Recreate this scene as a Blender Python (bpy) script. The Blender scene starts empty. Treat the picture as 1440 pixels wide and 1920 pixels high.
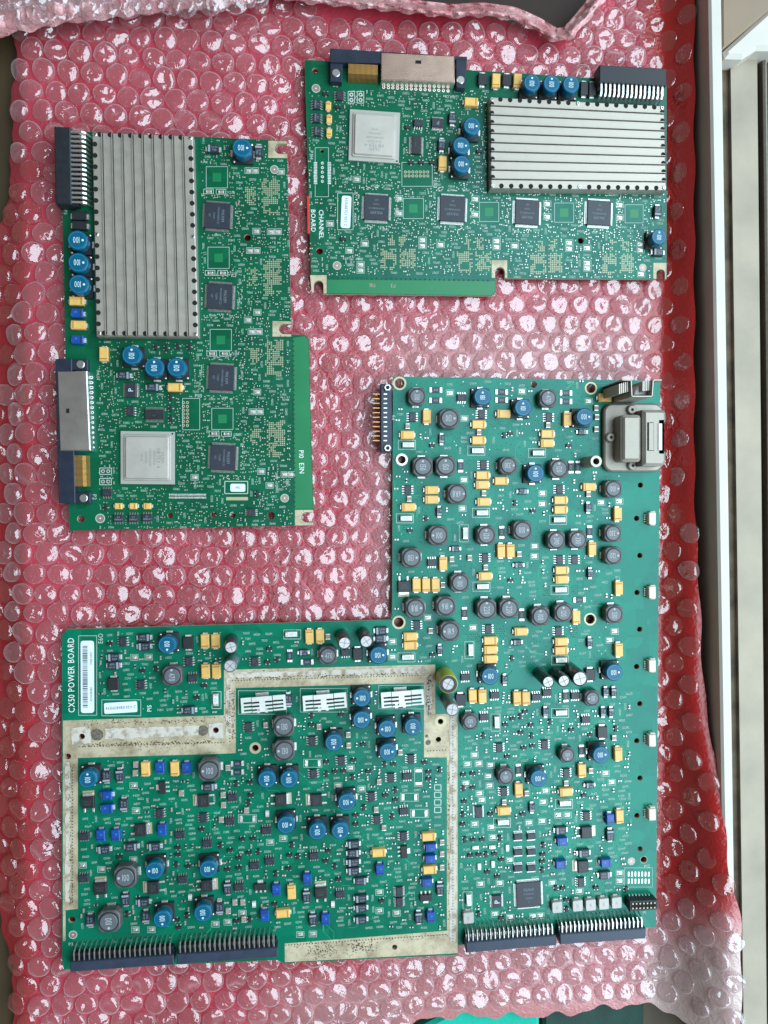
import bpy, math, random
import numpy as np
from mathutils import Matrix, Vector, Euler

random.seed(7)
S = bpy.context.scene
C = S.collection

# ------------------------------------------------------------------ camera, light, exposure
F = 1443.0                      # focal length in photo pixels (photo is 1440 x 1920)
ZT = 0.0062                     # top surface of the boards
CAMZ = ZT + 0.412
PITCH, YAW = math.radians(-1.2), math.radians(-5.0)
RM = Euler((PITCH, YAW, 0), 'XYZ').to_matrix()
cam_d = bpy.data.cameras.new('camera')
cam = bpy.data.objects.new('camera', cam_d)
C.objects.link(cam)
cam.location = (0, 0, CAMZ)
cam.rotation_euler = (PITCH, YAW, 0)
cam_d.sensor_fit = 'VERTICAL'
cam_d.sensor_height = 36.0
cam_d.sensor_width = 27.0
cam_d.lens = F / 1920 * 36.0
cam_d.clip_start = 0.01
cam_d.clip_end = 50
S.camera = cam

w = bpy.data.worlds.new('World')
S.world = w
w.use_nodes = True
bg = w.node_tree.nodes['Background']
bg.inputs[0].default_value = (1.0, 0.90, 0.82, 1)
bg.inputs[1].default_value = 0.165

def area(name, loc, look, sx, sy, power, col):
    d = bpy.data.lights.new(name, 'AREA')
    d.shape = 'RECTANGLE'; d.size = sx; d.size_y = sy
    d.energy = power; d.color = col
    o = bpy.data.objects.new(name, d); C.objects.link(o)
    o.location = loc
    o.rotation_euler = (Vector(look) - Vector(loc)).to_track_quat('-Z', 'Y').to_euler()
    return o
# the window the boards lie beside: a tall pane just beyond the frame on the right
area('window_daylight', (0.48, -0.10, 1.12), (0.0, -0.10, 0.98), 1.7, 1.9, 50, (0.70, 0.90, 1.0))

S.view_settings.view_transform = 'Standard'
S.view_settings.look = 'None'
S.view_settings.exposure = 0.0
S.view_settings.gamma = 1.0
S.view_settings.use_curve_mapping = False
S.render.engine = 'CYCLES'
S.cycles.use_denoising = True
try:
    S.cycles.denoiser = 'OPENIMAGEDENOISE'
    S.cycles.denoising_prefilter = 'ACCURATE'
except Exception:
    pass
S.cycles.max_bounces = 8
S.cycles.transparent_max_bounces = 12
S.cycles.caustics_reflective = False
S.cycles.caustics_refractive = False
S.cycles.sample_clamp_indirect = 4.0

# ------------------------------------------------------------------ helpers
def W(u, v, z=ZT):
    """point on the level z seen at photo pixel (u, v)"""
    d = RM @ Vector(((u - 720) / F, -(v - 960) / F, -1.0))
    t = (z - CAMZ) / d.z
    return (d.x * t, d.y * t)
RMI = RM.transposed()
def PX(x, y, z):
    p = RMI @ Vector((x, y, z - CAMZ))
    return (720 + F * p.x / -p.z, 960 - F * p.y / -p.z)
def mpp(u, v, z=ZT):
    a = W(u - 1, v, z); b = W(u + 1, v, z)
    return math.hypot(a[0] - b[0], a[1] - b[1]) / 2

_mats = {}
def mat(name, col, rough=0.5, metal=0.0, spec=0.5, var=0.0, vscale=400.0, bump=0.0, bscale=800.0, coat=0.0):
    if name in _mats: return _mats[name]
    m = bpy.data.materials.new(name); m.use_nodes = True
    nt = m.node_tree; b = nt.nodes['Principled BSDF']
    b.inputs['Base Color'].default_value = (*col, 1)
    b.inputs['Roughness'].default_value = rough
    b.inputs['Metallic'].default_value = metal
    b.inputs['Specular IOR Level'].default_value = spec
    if coat: b.inputs['Coat Weight'].default_value = coat; b.inputs['Coat Roughness'].default_value = 0.15
    tc = nt.nodes.new('ShaderNodeTexCoord')
    if var > 0:
        n = nt.nodes.new('ShaderNodeTexNoise'); n.inputs['Scale'].default_value = vscale; n.inputs['Detail'].default_value = 6
        nt.links.new(tc.outputs['Object'], n.inputs['Vector'])
        mx = nt.nodes.new('ShaderNodeMix'); mx.data_type = 'RGBA'
        mx.inputs['A'].default_value = (*[c * (1 - var) for c in col], 1)
        mx.inputs['B'].default_value = (*[min(1, c * (1 + var)) for c in col], 1)
        cr = nt.nodes.new('ShaderNodeMapRange'); cr.inputs[1].default_value = 0.3; cr.inputs[2].default_value = 0.7
        nt.links.new(n.outputs['Fac'], cr.inputs[0]); nt.links.new(cr.outputs[0], mx.inputs['Factor'])
        nt.links.new(mx.outputs['Result'], b.inputs['Base Color'])
        rr = nt.nodes.new('ShaderNodeMapRange'); rr.inputs[3].default_value = rough * 0.8; rr.inputs[4].default_value = min(1, rough * 1.25)
        nt.links.new(n.outputs['Fac'], rr.inputs[0]); nt.links.new(rr.outputs[0], b.inputs['Roughness'])
    if bump > 0:
        n2 = nt.nodes.new('ShaderNodeTexNoise'); n2.inputs['Scale'].default_value = bscale; n2.inputs['Detail'].default_value = 4
        nt.links.new(tc.outputs['Object'], n2.inputs['Vector'])
        bp = nt.nodes.new('ShaderNodeBump'); bp.inputs['Strength'].default_value = bump; bp.inputs['Distance'].default_value = 0.0005
        nt.links.new(n2.outputs['Fac'], bp.inputs['Height']); nt.links.new(bp.outputs[0], b.inputs['Normal'])
    _mats[name] = m
    return m

class MB:
    """collects faces for one mesh"""
    def __init__(s): s.v = []; s.f = []; s.m = []
    def add(s, vs, fs, mi=0):
        o = len(s.v); s.v += [tuple(p) for p in vs]
        for f in fs: s.f.append(tuple(i + o for i in f)); s.m.append(mi)
        return s
    def box(s, x0, x1, y0, y1, z0, z1, c=0.0, mi=0):
        if c <= 0:
            vs = [(x0, y0, z0), (x1, y0, z0), (x1, y1, z0), (x0, y1, z0), (x0, y0, z1), (x1, y0, z1), (x1, y1, z1), (x0, y1, z1)]
            fs = [(3, 2, 1, 0), (4, 5, 6, 7), (0, 1, 5, 4), (1, 2, 6, 5), (2, 3, 7, 6), (3, 0, 4, 7)]
            return s.add(vs, fs, mi)
        return s.prism([(x0, y0), (x1, y0), (x1, y1), (x0, y1)], z0, z1, c, mi)
    def prism(s, poly, z0, z1, c=0.0, mi=0, mside=None):
        n = len(poly); ms = mi if mside is None else mside
        if c > 0:
            ins = inset(poly, c)
            rings = [(poly, z0), (poly, z1 - c), (ins, z1)]
        else:
            rings = [(poly, z0), (poly, z1)]
        o = len(s.v)
        for r, z in rings: s.v += [(p[0], p[1], z) for p in r]
        for k in range(len(rings) - 1):
            for i in range(n):
                j = (i + 1) % n
                s.f.append((o + k * n + i, o + k * n + j, o + (k + 1) * n + j, o + (k + 1) * n + i)); s.m.append(ms)
        s.f.append(tuple(o + (len(rings) - 1) * n + i for i in range(n))); s.m.append(mi)
        s.f.append(tuple(o + i for i in reversed(range(n)))); s.m.append(ms)
        return s
    def cyl(s, cx, cy, z0, z1, r, seg=20, c=0.0, mi=0, mside=None):
        return s.prism([(cx + r * math.cos(2 * math.pi * i / seg), cy + r * math.sin(2 * math.pi * i / seg)) for i in range(seg)], z0, z1, c, mi, mside)
    def ring(s, cx, cy, z, r0, r1, seg=24, mi=0, z2=None):
        o = len(s.v)
        for r in (r0, r1):
            for i in range(seg):
                a = 2 * math.pi * i / seg
                s.v.append((cx + r * math.cos(a), cy + r * math.sin(a), z if (r == r1 or z2 is None) else z2))
        for i in range(seg):
            j = (i + 1) % seg
            s.f.append((o + i, o + seg + i, o + seg + j, o + j)); s.m.append(mi)
        return s
    def quad(s, pts, mi=0): return s.add(pts, [tuple(range(len(pts)))], mi)
    def line(s, a, b, wd, z, mi=0):
        dx, dy = b[0] - a[0], b[1] - a[1]; L = math.hypot(dx, dy) or 1; nx, ny = -dy / L * wd / 2, dx / L * wd / 2
        return s.quad([(a[0] - nx, a[1] - ny, z), (b[0] - nx, b[1] - ny, z), (b[0] + nx, b[1] + ny, z), (a[0] + nx, a[1] + ny, z)], mi)
    def bar(s, pts, wx, hz, mi=0):
        """flat bar swept along points in the local yz plane"""
        o = len(s.v); n = len(pts)
        for k, (y, z) in enumerate(pts):
            a = pts[max(0, k - 1)]; b = pts[min(n - 1, k + 1)]
            dy, dz = b[0] - a[0], b[1] - a[1]; L = math.hypot(dy, dz) or 1
            ny, nz = -dz / L * hz / 2, dy / L * hz / 2
            s.v += [(-wx / 2, y - ny, z - nz), (wx / 2, y - ny, z - nz), (wx / 2, y + ny, z + nz), (-wx / 2, y + ny, z + nz)]
        for k in range(n - 1):
            for i in range(4):
                j = (i + 1) % 4
                s.f.append((o + k * 4 + i, o + k * 4 + j, o + k * 4 + 4 + j, o + k * 4 + 4 + i)); s.m.append(mi)
        s.f.append((o, o + 1, o + 2, o + 3)); s.m.append(mi)
        e = o + (n - 1) * 4; s.f.append((e + 3, e + 2, e + 1, e)); s.m.append(mi)
        return s
    def mesh(s, name, mats, smooth=None):
        me = bpy.data.meshes.new(name)
        me.from_pydata(s.v, [], s.f)
        for m in mats: me.materials.append(m)
        me.polygons.foreach_set('material_index', s.m)
        if smooth is not None:
            me.polygons.foreach_set('use_smooth', [True] * len(me.polygons))
            me.set_sharp_from_angle(angle=math.radians(smooth))
        me.update()
        return me

def inset(poly, c):
    n = len(poly); out = []
    ar = sum(poly[i][0] * poly[(i + 1) % n][1] - poly[(i + 1) % n][0] * poly[i][1] for i in range(n))
    sg = 1 if ar > 0 else -1
    for i in range(n):
        p0, p, p1 = poly[i - 1], poly[i], poly[(i + 1) % n]
        def nrm(a, b):
            dx, dy = b[0] - a[0], b[1] - a[1]; L = math.hypot(dx, dy) or 1
            return (-dy / L * sg, dx / L * sg)
        n0, n1 = nrm(p0, p), nrm(p, p1)
        k = 1 + n0[0] * n1[0] + n0[1] * n1[1]
        k = max(k, 0.3)
        out.append((p[0] + (n0[0] + n1[0]) / k * c, p[1] + (n0[1] + n1[1]) / k * c))
    return out

def ccw(poly):
    n = len(poly)
    ar = sum(poly[i][0] * poly[(i + 1) % n][1] - poly[(i + 1) % n][0] * poly[i][1] for i in range(n))
    return list(poly) if ar > 0 else list(reversed(poly))

def inside(p, poly):
    x, y = p; r = False; n = len(poly); j = n - 1
    for i in range(n):
        xi, yi = poly[i]; xj, yj = poly[j]
        if (yi > y) != (yj > y) and x < (xj - xi) * (y - yi) / (yj - yi) + xi: r = not r
        j = i
    return r

def roundrect(x0, x1, y0, y1, r, seg=5):
    out = []
    for cx, cy, a0 in ((x1 - r, y1 - r, 0), (x0 + r, y1 - r, 90), (x0 + r, y0 + r, 180), (x1 - r, y0 + r, 270)):
        for k in range(seg + 1):
            a = math.radians(a0 + 90 * k / seg); out.append((cx + r * math.cos(a), cy + r * math.sin(a)))
    return out

def obj(name, me, parent=None, loc=(0, 0, 0), rz=0.0):
    o = bpy.data.objects.new(name, me); C.objects.link(o)
    o.location = loc; o.rotation_euler = (0, 0, rz)
    if parent is not None: o.parent = parent
    return o
def tag(o, label=None, cat=None, kind=None, group=None):
    if label: o['label'] = label
    if cat: o['category'] = cat
    if kind: o['kind'] = kind
    if group: o['group'] = group
    return o

# lettering: one cached flat mesh per character
_gl = {}
def glyph(ch):
    if ch in _gl: return _gl[ch]
    cu = bpy.data.curves.new('glyph', 'FONT'); cu.body = ch; cu.size = 1.0; cu.resolution_u = 2
    o = bpy.data.objects.new('glyph', cu); C.objects.link(o)
    bpy.context.view_layer.update()
    me = bpy.data.meshes.new_from_object(o)
    vs = [tuple(v.co) for v in me.vertices]; fs = [tuple(p.vertices) for p in me.polygons]
    bpy.data.objects.remove(o); bpy.data.curves.remove(cu); bpy.data.meshes.remove(me)
    xs = [v[0] for v in vs] or [0]
    wd = max(xs) - min(xs); vs = [(v[0] - min(xs), v[1]) for v in vs]
    fl = []
    for f in fs:                       # glyph faces upward
        a, b, c = vs[f[0]], vs[f[1]], vs[f[2]]
        fl.append(f if (b[0] - a[0]) * (c[1] - a[1]) - (b[1] - a[1]) * (c[0] - a[0]) > 0 else tuple(reversed(f)))
    _gl[ch] = (vs, fl, wd)
    return _gl[ch]
def put_text(mb, s, x, y, size, ang=0.0, z=0.0, mi=0, sx=1.0, gap=0.12):
    """size = height of a capital letter; text centred on (x, y)"""
    k = size / 0.69; items = []; pen = 0.0
    for ch in s:
        if ch == ' ': pen += 0.35; continue
        g = glyph(ch); items.append((g, pen)); pen += g[2] + gap
    pen -= gap
    ca, sa = math.cos(ang), math.sin(ang)
    for g, p0 in items:
        vs = []
        for (a, b) in g[0]:
            lx = (a + p0 - pen / 2) * k * sx; ly = (b - 0.345) * k
            vs.append((x + lx * ca - ly * sa, y + lx * sa + ly * ca, z))
        mb.add(vs, g[1], mi)
    return pen * k * sx

# ------------------------------------------------------------------ materials
def pcb_mat(name, a, b2, rough):
    m = bpy.data.materials.new(name); m.use_nodes = True; nt = m.node_tree; b = nt.nodes['Principled BSDF']
    N = nt.nodes.new; L = nt.links.new
    tc = N('ShaderNodeTexCoord')
    vo = N('ShaderNodeTexVoronoi'); vo.distance = 'CHEBYCHEV'; vo.inputs['Scale'].default_value = 75
    L(tc.outputs['Object'], vo.inputs['Vector'])
    r1 = N('ShaderNodeMapRange'); r1.inputs[1].default_value = 0.25; r1.inputs[2].default_value = 0.75; r1.inputs[4].default_value = 0.55
    sep = N('ShaderNodeSeparateColor'); L(vo.outputs['Color'], sep.inputs[0]); L(sep.outputs[0], r1.inputs[0])
    # fine traces: narrow wave bands switched on and off in patches
    wv = N('ShaderNodeTexWave'); wv.inputs['Scale'].default_value = 330; wv.inputs['Distortion'].default_value = 0.0
    wv.bands_direction = 'DIAGONAL'
    mp = N('ShaderNodeMapping'); L(tc.outputs['Object'], mp.inputs[0]); L(mp.outputs[0], wv.inputs['Vector'])
    ns = N('ShaderNodeTexNoise'); ns.inputs['Scale'].default_value = 70; L(tc.outputs['Object'], ns.inputs['Vector'])
    gt = N('ShaderNodeMath'); gt.operation = 'GREATER_THAN'; gt.inputs[1].default_value = 0.55; L(ns.outputs['Fac'], gt.inputs[0])
    ml = N('ShaderNodeMath'); ml.operation = 'MULTIPLY'; L(gt.outputs[0], ml.inputs[0]); L(wv.outputs['Fac'], ml.inputs[1])
    m2 = N('ShaderNodeMath'); m2.operation = 'MULTIPLY'; m2.inputs[1].default_value = 0.35; L(ml.outputs[0], m2.inputs[0])
    ad = N('ShaderNodeMath'); ad.operation = 'ADD'; ad.use_clamp = True; L(r1.outputs[0], ad.inputs[0]); L(m2.outputs[0], ad.inputs[1])
    mx = N('ShaderNodeMix'); mx.data_type = 'RGBA'; mx.inputs['A'].default_value = (*a, 1); mx.inputs['B'].default_value = (*b2, 1)
    L(ad.outputs[0], mx.inputs['Factor']); L(mx.outputs['Result'], b.inputs['Base Color'])
    n3 = N('ShaderNodeTexNoise'); n3.inputs['Scale'].default_value = 25; n3.inputs['Detail'].default_value = 8; L(tc.outputs['Object'], n3.inputs['Vector'])
    rr = N('ShaderNodeMapRange'); rr.inputs[1].default_value = 0.3; rr.inputs[2].default_value = 0.7; rr.inputs[3].default_value = rough * 0.85; rr.inputs[4].default_value = rough * 1.2
    L(n3.outputs['Fac'], rr.inputs[0]); L(rr.outputs[0], b.inputs['Roughness'])
    bp = N('ShaderNodeBump'); bp.inputs['Strength'].default_value = 0.25; bp.inputs['Distance'].default_value = 0.0002
    L(ad.outputs[0], bp.inputs['Height']); L(bp.outputs[0], b.inputs['Normal'])
    b.inputs['Specular IOR Level'].default_value = 0.55; b.inputs['Specular Tint'].default_value = (0.50, 0.92, 1.0, 1)
    _mats[name] = m
    return m
PCB_POWER = pcb_mat('solder_mask_power', (0.0, 0.122, 0.066), (0.0, 0.182, 0.098), 0.24)
PCB_CHAN = pcb_mat('solder_mask_channel', (0.001, 0.080, 0.034), (0.002, 0.122, 0.052), 0.26)
GREEN_LT = mat('bare_laminate_green', (0.005, 0.175, 0.062), 0.35, var=0.08, vscale=60)
EDGE = mat('laminate_edge', (0.40, 0.34, 0.20), 0.7, var=0.2)
SILK = mat('silkscreen_ink', (0.46, 0.56, 0.50), 0.6)
WHITE = mat('white_print', (0.80, 0.82, 0.84), 0.5)
BLK = mat('black_epoxy', (0.016, 0.018, 0.022), 0.42, var=0.15)
CHIP = mat('chip_epoxy', (0.022, 0.027, 0.040), 0.40, var=0.15)
NAVYCHIP = mat('dark_blue_epoxy', (0.021, 0.027, 0.040), 0.40, var=0.12)
DIODE = mat('diode_epoxy', (0.020, 0.028, 0.045), 0.38, var=0.15)
DIODEBAND = mat('diode_band', (0.27, 0.31, 0.35), 0.5)
TIN = mat('tinned_lead', (0.72, 0.71, 0.68), 0.28, metal=0.9, var=0.1, vscale=900)
SOLDER = mat('solder', (0.78, 0.77, 0.75), 0.30, metal=0.75, var=0.15, vscale=1200, bump=0.3, bscale=1500)
GOLD = mat('gold_plate', (0.55, 0.28, 0.12), 0.3, metal=0.9)
TANT = mat('tantalum_case', (0.76, 0.45, 0.13), 0.34, var=0.08)
TANTBAR = mat('tantalum_stripe', (0.40, 0.19, 0.03), 0.45)
BLUECASE = mat('blue_case', (0.006, 0.065, 0.32), 0.32, var=0.1)
BLUETXT = mat('blue_print', (0.10, 0.26, 0.60), 0.5)
BLUECAP = mat('blue_ferrite_cap', (0.002, 0.092, 0.170), 0.30, spec=0.35, var=0.08, bump=0.08)
BLUERING = mat('blue_ring', (0.015, 0.18, 0.36), 0.4)
PRINTGREY = mat('grey_print', (0.40, 0.43, 0.46), 0.6)
BLUEPRINT = mat('pale_print', (0.62, 0.74, 0.82), 0.6)
FERRITE = mat('ferrite', (0.080, 0.080, 0.082), 0.42, var=0.2, bump=0.15)
FERRTOP = mat('ferrite_top', (0.108, 0.118, 0.132), 0.36, var=0.12, bump=0.12)
FERRGROOVE = mat('ferrite_groove', (0.012, 0.012, 0.016), 0.6)
WIRE = mat('enamel_wire', (0.20, 0.095, 0.04), 0.4, var=0.4, vscale=2500)
CERAM = mat('ceramic', (0.32, 0.25, 0.20), 0.45, var=0.15)
FUSE = mat('white_ceramic', (0.66, 0.66, 0.64), 0.35, var=0.06)
ALU = mat('aluminium', (0.44, 0.40, 0.35), 0.47, metal=0.6, var=0.06, vscale=200, bump=0.06, bscale=1500)
CAST = mat('cast_metal', (0.32, 0.285, 0.245), 0.45, metal=0.35, var=0.08, vscale=250, bump=0.12, bscale=1200)
STEEL = mat('steel', (0.62, 0.62, 0.60), 0.3, metal=0.9)
SHIELD = mat('nickel_shield', (0.62, 0.60, 0.57), 0.28, metal=0.9, var=0.08, vscale=90, bump=0.05)
BRONZE = mat('bronze_shield', (0.92, 0.68, 0.56), 0.24, metal=0.9, var=0.10, vscale=60, bump=0.05)
CONNBLK = mat('connector_black', (0.012, 0.014, 0.020), 0.45, var=0.15)
CONNBLUE = mat('connector_slate', (0.026, 0.038, 0.068), 0.42, var=0.15, vscale=150)
DARK = mat('dark_hole', (0.006, 0.005, 0.005), 0.9)
SLEEVE = mat('capacitor_sleeve', (0.022, 0.017, 0.022), 0.25, var=0.15)
SLEEVEY = mat('yellow_sleeve', (0.36, 0.38, 0.015), 0.3)
SLEEVEC = mat('grey_sleeve', (0.12, 0.14, 0.16), 0.2)
CAPTOP = mat('capacitor_can', (0.50, 0.48, 0.49), 0.45, metal=0.3, var=0.06)
PAD = mat('tinned_pad', (0.62, 0.62, 0.55), 0.35, metal=0.5)
VIA = mat('via_hole', (0.012, 0.035, 0.025), 0.6)
PADTAN = mat('gold_pad', (0.50, 0.44, 0.28), 0.42, metal=0.4)
PADDULL = mat('dull_pad', (0.44, 0.42, 0.29), 0.5, metal=0.3)
LABELM = mat('label_paper', (0.70, 0.78, 0.86), 0.55, var=0.03)
INK = mat('label_ink', (0.03, 0.03, 0.04), 0.6)
CONNW = mat('connector_ivory', (0.72, 0.66, 0.56), 0.5, var=0.05)
COPPERISH = mat('fiducial_copper', (0.40, 0.28, 0.24), 0.4, metal=0.5)
REDINK = mat('red_sticker', (0.55, 0.03, 0.02), 0.5)

def strip_mat():
    m = bpy.data.materials.new('plated_strip'); m.use_nodes = True; nt = m.node_tree; b = nt.nodes['Principled BSDF']
    N = nt.nodes.new; L = nt.links.new
    tc = N('ShaderNodeTexCoord')
    n1 = N('ShaderNodeTexNoise'); n1.inputs['Scale'].default_value = 90; n1.inputs['Detail'].default_value = 8; n1.inputs['Roughness'].default_value = 0.7
    L(tc.outputs['Object'], n1.inputs['Vector'])
    cr = N('ShaderNodeValToRGB'); e = cr.color_ramp.elements
    e[0].position = 0.33; e[0].color = (0.27, 0.205, 0.125, 1); e[1].position = 0.58; e[1].color = (0.55, 0.46, 0.32, 1)
    L(n1.outputs['Fac'], cr.inputs[0])
    n2 = N('ShaderNodeTexNoise'); n2.inputs['Scale'].default_value = 700; n2.inputs['Detail'].default_value = 4; L(tc.outputs['Object'], n2.inputs['Vector'])
    n3 = N('ShaderNodeTexNoise'); n3.inputs['Scale'].default_value = 45; L(tc.outputs['Object'], n3.inputs['Vector'])
    a1 = N('ShaderNodeMapRange'); a1.inputs[1].default_value = 0.60; a1.inputs[2].default_value = 0.68; L(n2.outputs['Fac'], a1.inputs[0])
    a2 = N('ShaderNodeMapRange'); a2.inputs[1].default_value = 0.45; a2.inputs[2].default_value = 0.62; L(n3.outputs['Fac'], a2.inputs[0])
    mu = N('ShaderNodeMath'); mu.operation = 'MULTIPLY'; L(a1.outputs[0], mu.inputs[0]); L(a2.outputs[0], mu.inputs[1])
    mx = N('ShaderNodeMix'); mx.data_type = 'RGBA'; L(mu.outputs[0], mx.inputs['Factor']); L(cr.outputs[0], mx.inputs['A'])
    mx.inputs['B'].default_value = (0.06, 0.045, 0.035, 1)
    L(mx.outputs['Result'], b.inputs['Base Color'])
    b.inputs['Roughness'].default_value = 0.5; b.inputs['Metallic'].default_value = 0.15
    bp = N('ShaderNodeBump'); bp.inputs['Strength'].default_value = 0.2; bp.inputs['Distance'].default_value = 0.0003
    L(n2.outputs['Fac'], bp.inputs['Height']); L(bp.outputs[0], b.inputs['Normal'])
    return m
STRIP = strip_mat()
def residue_mat():
    m = bpy.data.materials.new('gasket_residue'); m.use_nodes = True; nt = m.node_tree; b = nt.nodes['Principled BSDF']
    N = nt.nodes.new; L = nt.links.new
    tc = N('ShaderNodeTexCoord')
    n1 = N('ShaderNodeTexNoise'); n1.inputs['Scale'].default_value = 260; n1.inputs['Detail'].default_value = 8; L(tc.outputs['Object'], n1.inputs['Vector'])
    cr = N('ShaderNodeValToRGB'); e = cr.color_ramp.elements
    e[0].position = 0.34; e[0].color = (0.32, 0.245, 0.175, 1); e[1].position = 0.52; e[1].color = (0.56, 0.51, 0.45, 1)
    L(n1.outputs['Fac'], cr.inputs[0]); L(cr.outputs[0], b.inputs['Base Color']); b.inputs['Roughness'].default_value = 0.75
    bp = N('ShaderNodeBump'); bp.inputs['Strength'].default_value = 0.5; bp.inputs['Distance'].default_value = 0.0005
    L(n1.outputs['Fac'], bp.inputs['Height']); L(bp.outputs[0], b.inputs['Normal'])
    return m
RESIDUE = residue_mat()

# ------------------------------------------------------------------ table, tray and window frame
def wood():
    m = bpy.data.materials.new('table_wood'); m.use_nodes = True; nt = m.node_tree; b = nt.nodes['Principled BSDF']
    N = nt.nodes.new; L = nt.links.new
    tc = N('ShaderNodeTexCoord'); mp = N('ShaderNodeMapping'); mp.inputs['Scale'].default_value = (30, 3, 30)
    L(tc.outputs['Object'], mp.inputs[0])
    n = N('ShaderNodeTexNoise'); n.inputs['Scale'].default_value = 4; n.inputs['Detail'].default_value = 8; L(mp.outputs[0], n.inputs['Vector'])
    cr = N('ShaderNodeValToRGB'); e = cr.color_ramp.elements
    e[0].color = (0.035, 0.020, 0.008, 1); e[1].color = (0.10, 0.065, 0.026, 1)
    L(n.outputs['Fac'], cr.inputs[0]); L(cr.outputs[0], b.inputs['Base Color']); b.inputs['Roughness'].default_value = 0.6
    return m
ZTAB = -0.012
me = MB().box(-0.9, 0.9, -0.9, 0.9, ZTAB - 0.03, ZTAB).mesh('table', [wood()])
tag(obj('table', me), kind='structure')

PAINT = mat('white_paint', (0.56, 0.52, 0.47), 0.45, var=0.05, vscale=60, bump=0.05)
PAINTGREY = mat('grey_paint', (0.33, 0.275, 0.21), 0.55, var=0.18, vscale=35, bump=0.08)
GRIME = mat('grimy_gap', (0.105, 0.078, 0.052), 0.9, var=0.6, vscale=90, bump=0.6, bscale=500)
BEIGE = mat('beige_paint', (0.25, 0.175, 0.115), 0.5, var=0.08, vscale=40)

def px_poly(pts, z): return ccw([W(u, v, z) for u, v in pts])
def slab(name, pts, z0, z1, m, parent=None, c=0.0, org=(0, 0, 0)):
    pl = [(p[0] - org[0], p[1] - org[1]) for p in px_poly(pts, z1)]
    me = MB().prism(pl, z0 - org[2], z1 - org[2], c).mesh(name, [m] if not isinstance(m, list) else m)
    return obj(name, me, parent, org if parent is None else (0, 0, 0))

ZR = 0.024   # height of the tray rim
def rimL(y): return 1330 + 0.0168 * y
def rimR(y): return 1354 + 0.0145 * y
ys = [-120, 2040]
tray = obj('wooden_tray', None, None, (0.21, 0, ZTAB)); tag(tray, 'white painted tray wall with a long raised rim beside the window frame', 'tray')
torg = (0.21, 0, ZTAB)
slab('side_wall', [(rimL(ys[0]), ys[0]), (rimR(ys[0]), ys[0]), (rimR(ys[1]), ys[1]), (rimL(ys[1]), ys[1])], ZTAB, ZR, PAINT, tray, 0.0012, torg)

wf = obj('window_frame', None, None, (0.235, 0, ZTAB)); tag(wf, 'old grey painted window frame with grimy gaps along the picture edge', 'window frame')
worg = (0.235, 0, ZTAB)
slab('grimy_gap', [(1350, -120), (1400, -120), (1420, 2040), (1374, 2040)], ZTAB, 0.0075, GRIME, wf, 0, worg)
pl = [(p[0] - worg[0], p[1] - worg[1]) for p in px_poly([(1369, 60), (1419, 60), (1439, 2040), (1396, 2040)], 0.010)]
obj('frame_rail', MB().prism(pl, 0, 0.010 - ZTAB, 0, 0, 1).mesh('frame_rail', [PAINTGREY, GRIME]), wf)
slab('track_groove', [(1419, -120), (1429, -120), (1455, 2040), (1439, 2040)], ZTAB, 0.004, GRIME, wf, 0, worg)
slab('track_rail', [(1429, -120), (1437, -120), (1462, 2040), (1455, 2040)], ZTAB, 0.010, mat('brown_rail', (0.22, 0.19, 0.16), 0.5, var=0.15), wf, 0.001, worg)
slab('outer_rail', [(1438, -120), (1540, -120), (1560, 2040), (1463, 2040)], ZTAB, 0.008, mat('tan_rail', (0.22, 0.17, 0.09), 0.6, var=0.3, vscale=150), wf, 0.001, worg)
slab('cross_rail', [(1358, 94), (1362, 107), (1395, 108), (1420, 92), (1540, 92), (1540, -70)], ZTAB, 0.020, PAINT, wf, 0.002, worg)
slab('corner_panel', [(1353, -120), (1354, 93), (1442, 18), (1540, -68), (1540, -120)], ZTAB, 0.0235, BEIGE, wf, 0.001, worg)

cl = mat('teal_cloth', (0.0, 0.42, 0.30), 0.8, var=0.1, bump=0.3)
tag(slab('teal_cloth', [(760, 1945), (850, 1895), (930, 1882), (1012, 1898), (1012, 2040), (760, 2040)], ZTAB + 0.0005, -0.006, cl, None, 0.002, (*W(900, 1930, 0), ZTAB)), 'bright teal cloth peeking out under the lower edge of the wrap', 'cloth')
cg = mat('dark_green_cloth', (0.012, 0.045, 0.035), 0.8, var=0.3, vscale=120, bump=0.4)
tag(slab('green_cloth', [(1018, 1860), (1209, 1860), (1209, 2040), (1018, 2040)], ZTAB + 0.0005, -0.006, cg, None, 0.002, (*W(1110, 1930, 0), ZTAB)), 'dark green patterned cloth below the lower edge of the wrap', 'cloth')

# ------------------------------------------------------------------ bubble wrap
B1 = [(117, 386), (161, 386), (161, 247), (360, 256), (537, 264), (540, 268), (547, 600), (548, 628), (572, 628), (579, 636), (588, 955), (588, 985), (130, 995)]
B2 = [(571, 112), (1122, 147), (1250, 158), (1250, 524), (951, 522), (932, 522), (930, 548), (922, 555), (612, 551), (584, 549)]
B3 = [(737, 706), (1238, 714), (1230, 1738), (858, 1772), (858, 1790), (533, 1806), (520, 1800), (120, 1818), (116, 1800), (116, 1192), (126, 1180), (735, 1162)]
def arc(cx, cy, r, a0, a1, n=8): return [(cx + r * math.cos(math.radians(a0 + (a1 - a0) * i / n)), cy + r * math.sin(math.radians(a0 + (a1 - a0) * i / n))) for i in range(n + 1)]
B1 = [(117, 386), (161, 386), (161, 247), (360, 256), (537, 264), (538, 270)] + arc(525, 279, 9, 270, 90) + [(538.5, 288), (546, 604), (546.5, 608)] + arc(533, 617, 9, 270, 90) + [(546.5, 626), (548, 628), (572, 628), (579, 636), (587.5, 955), (587.6, 961)] + arc(575, 970, 9, 270, 90) + [(588, 979), (588, 985), (130, 995)]
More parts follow.
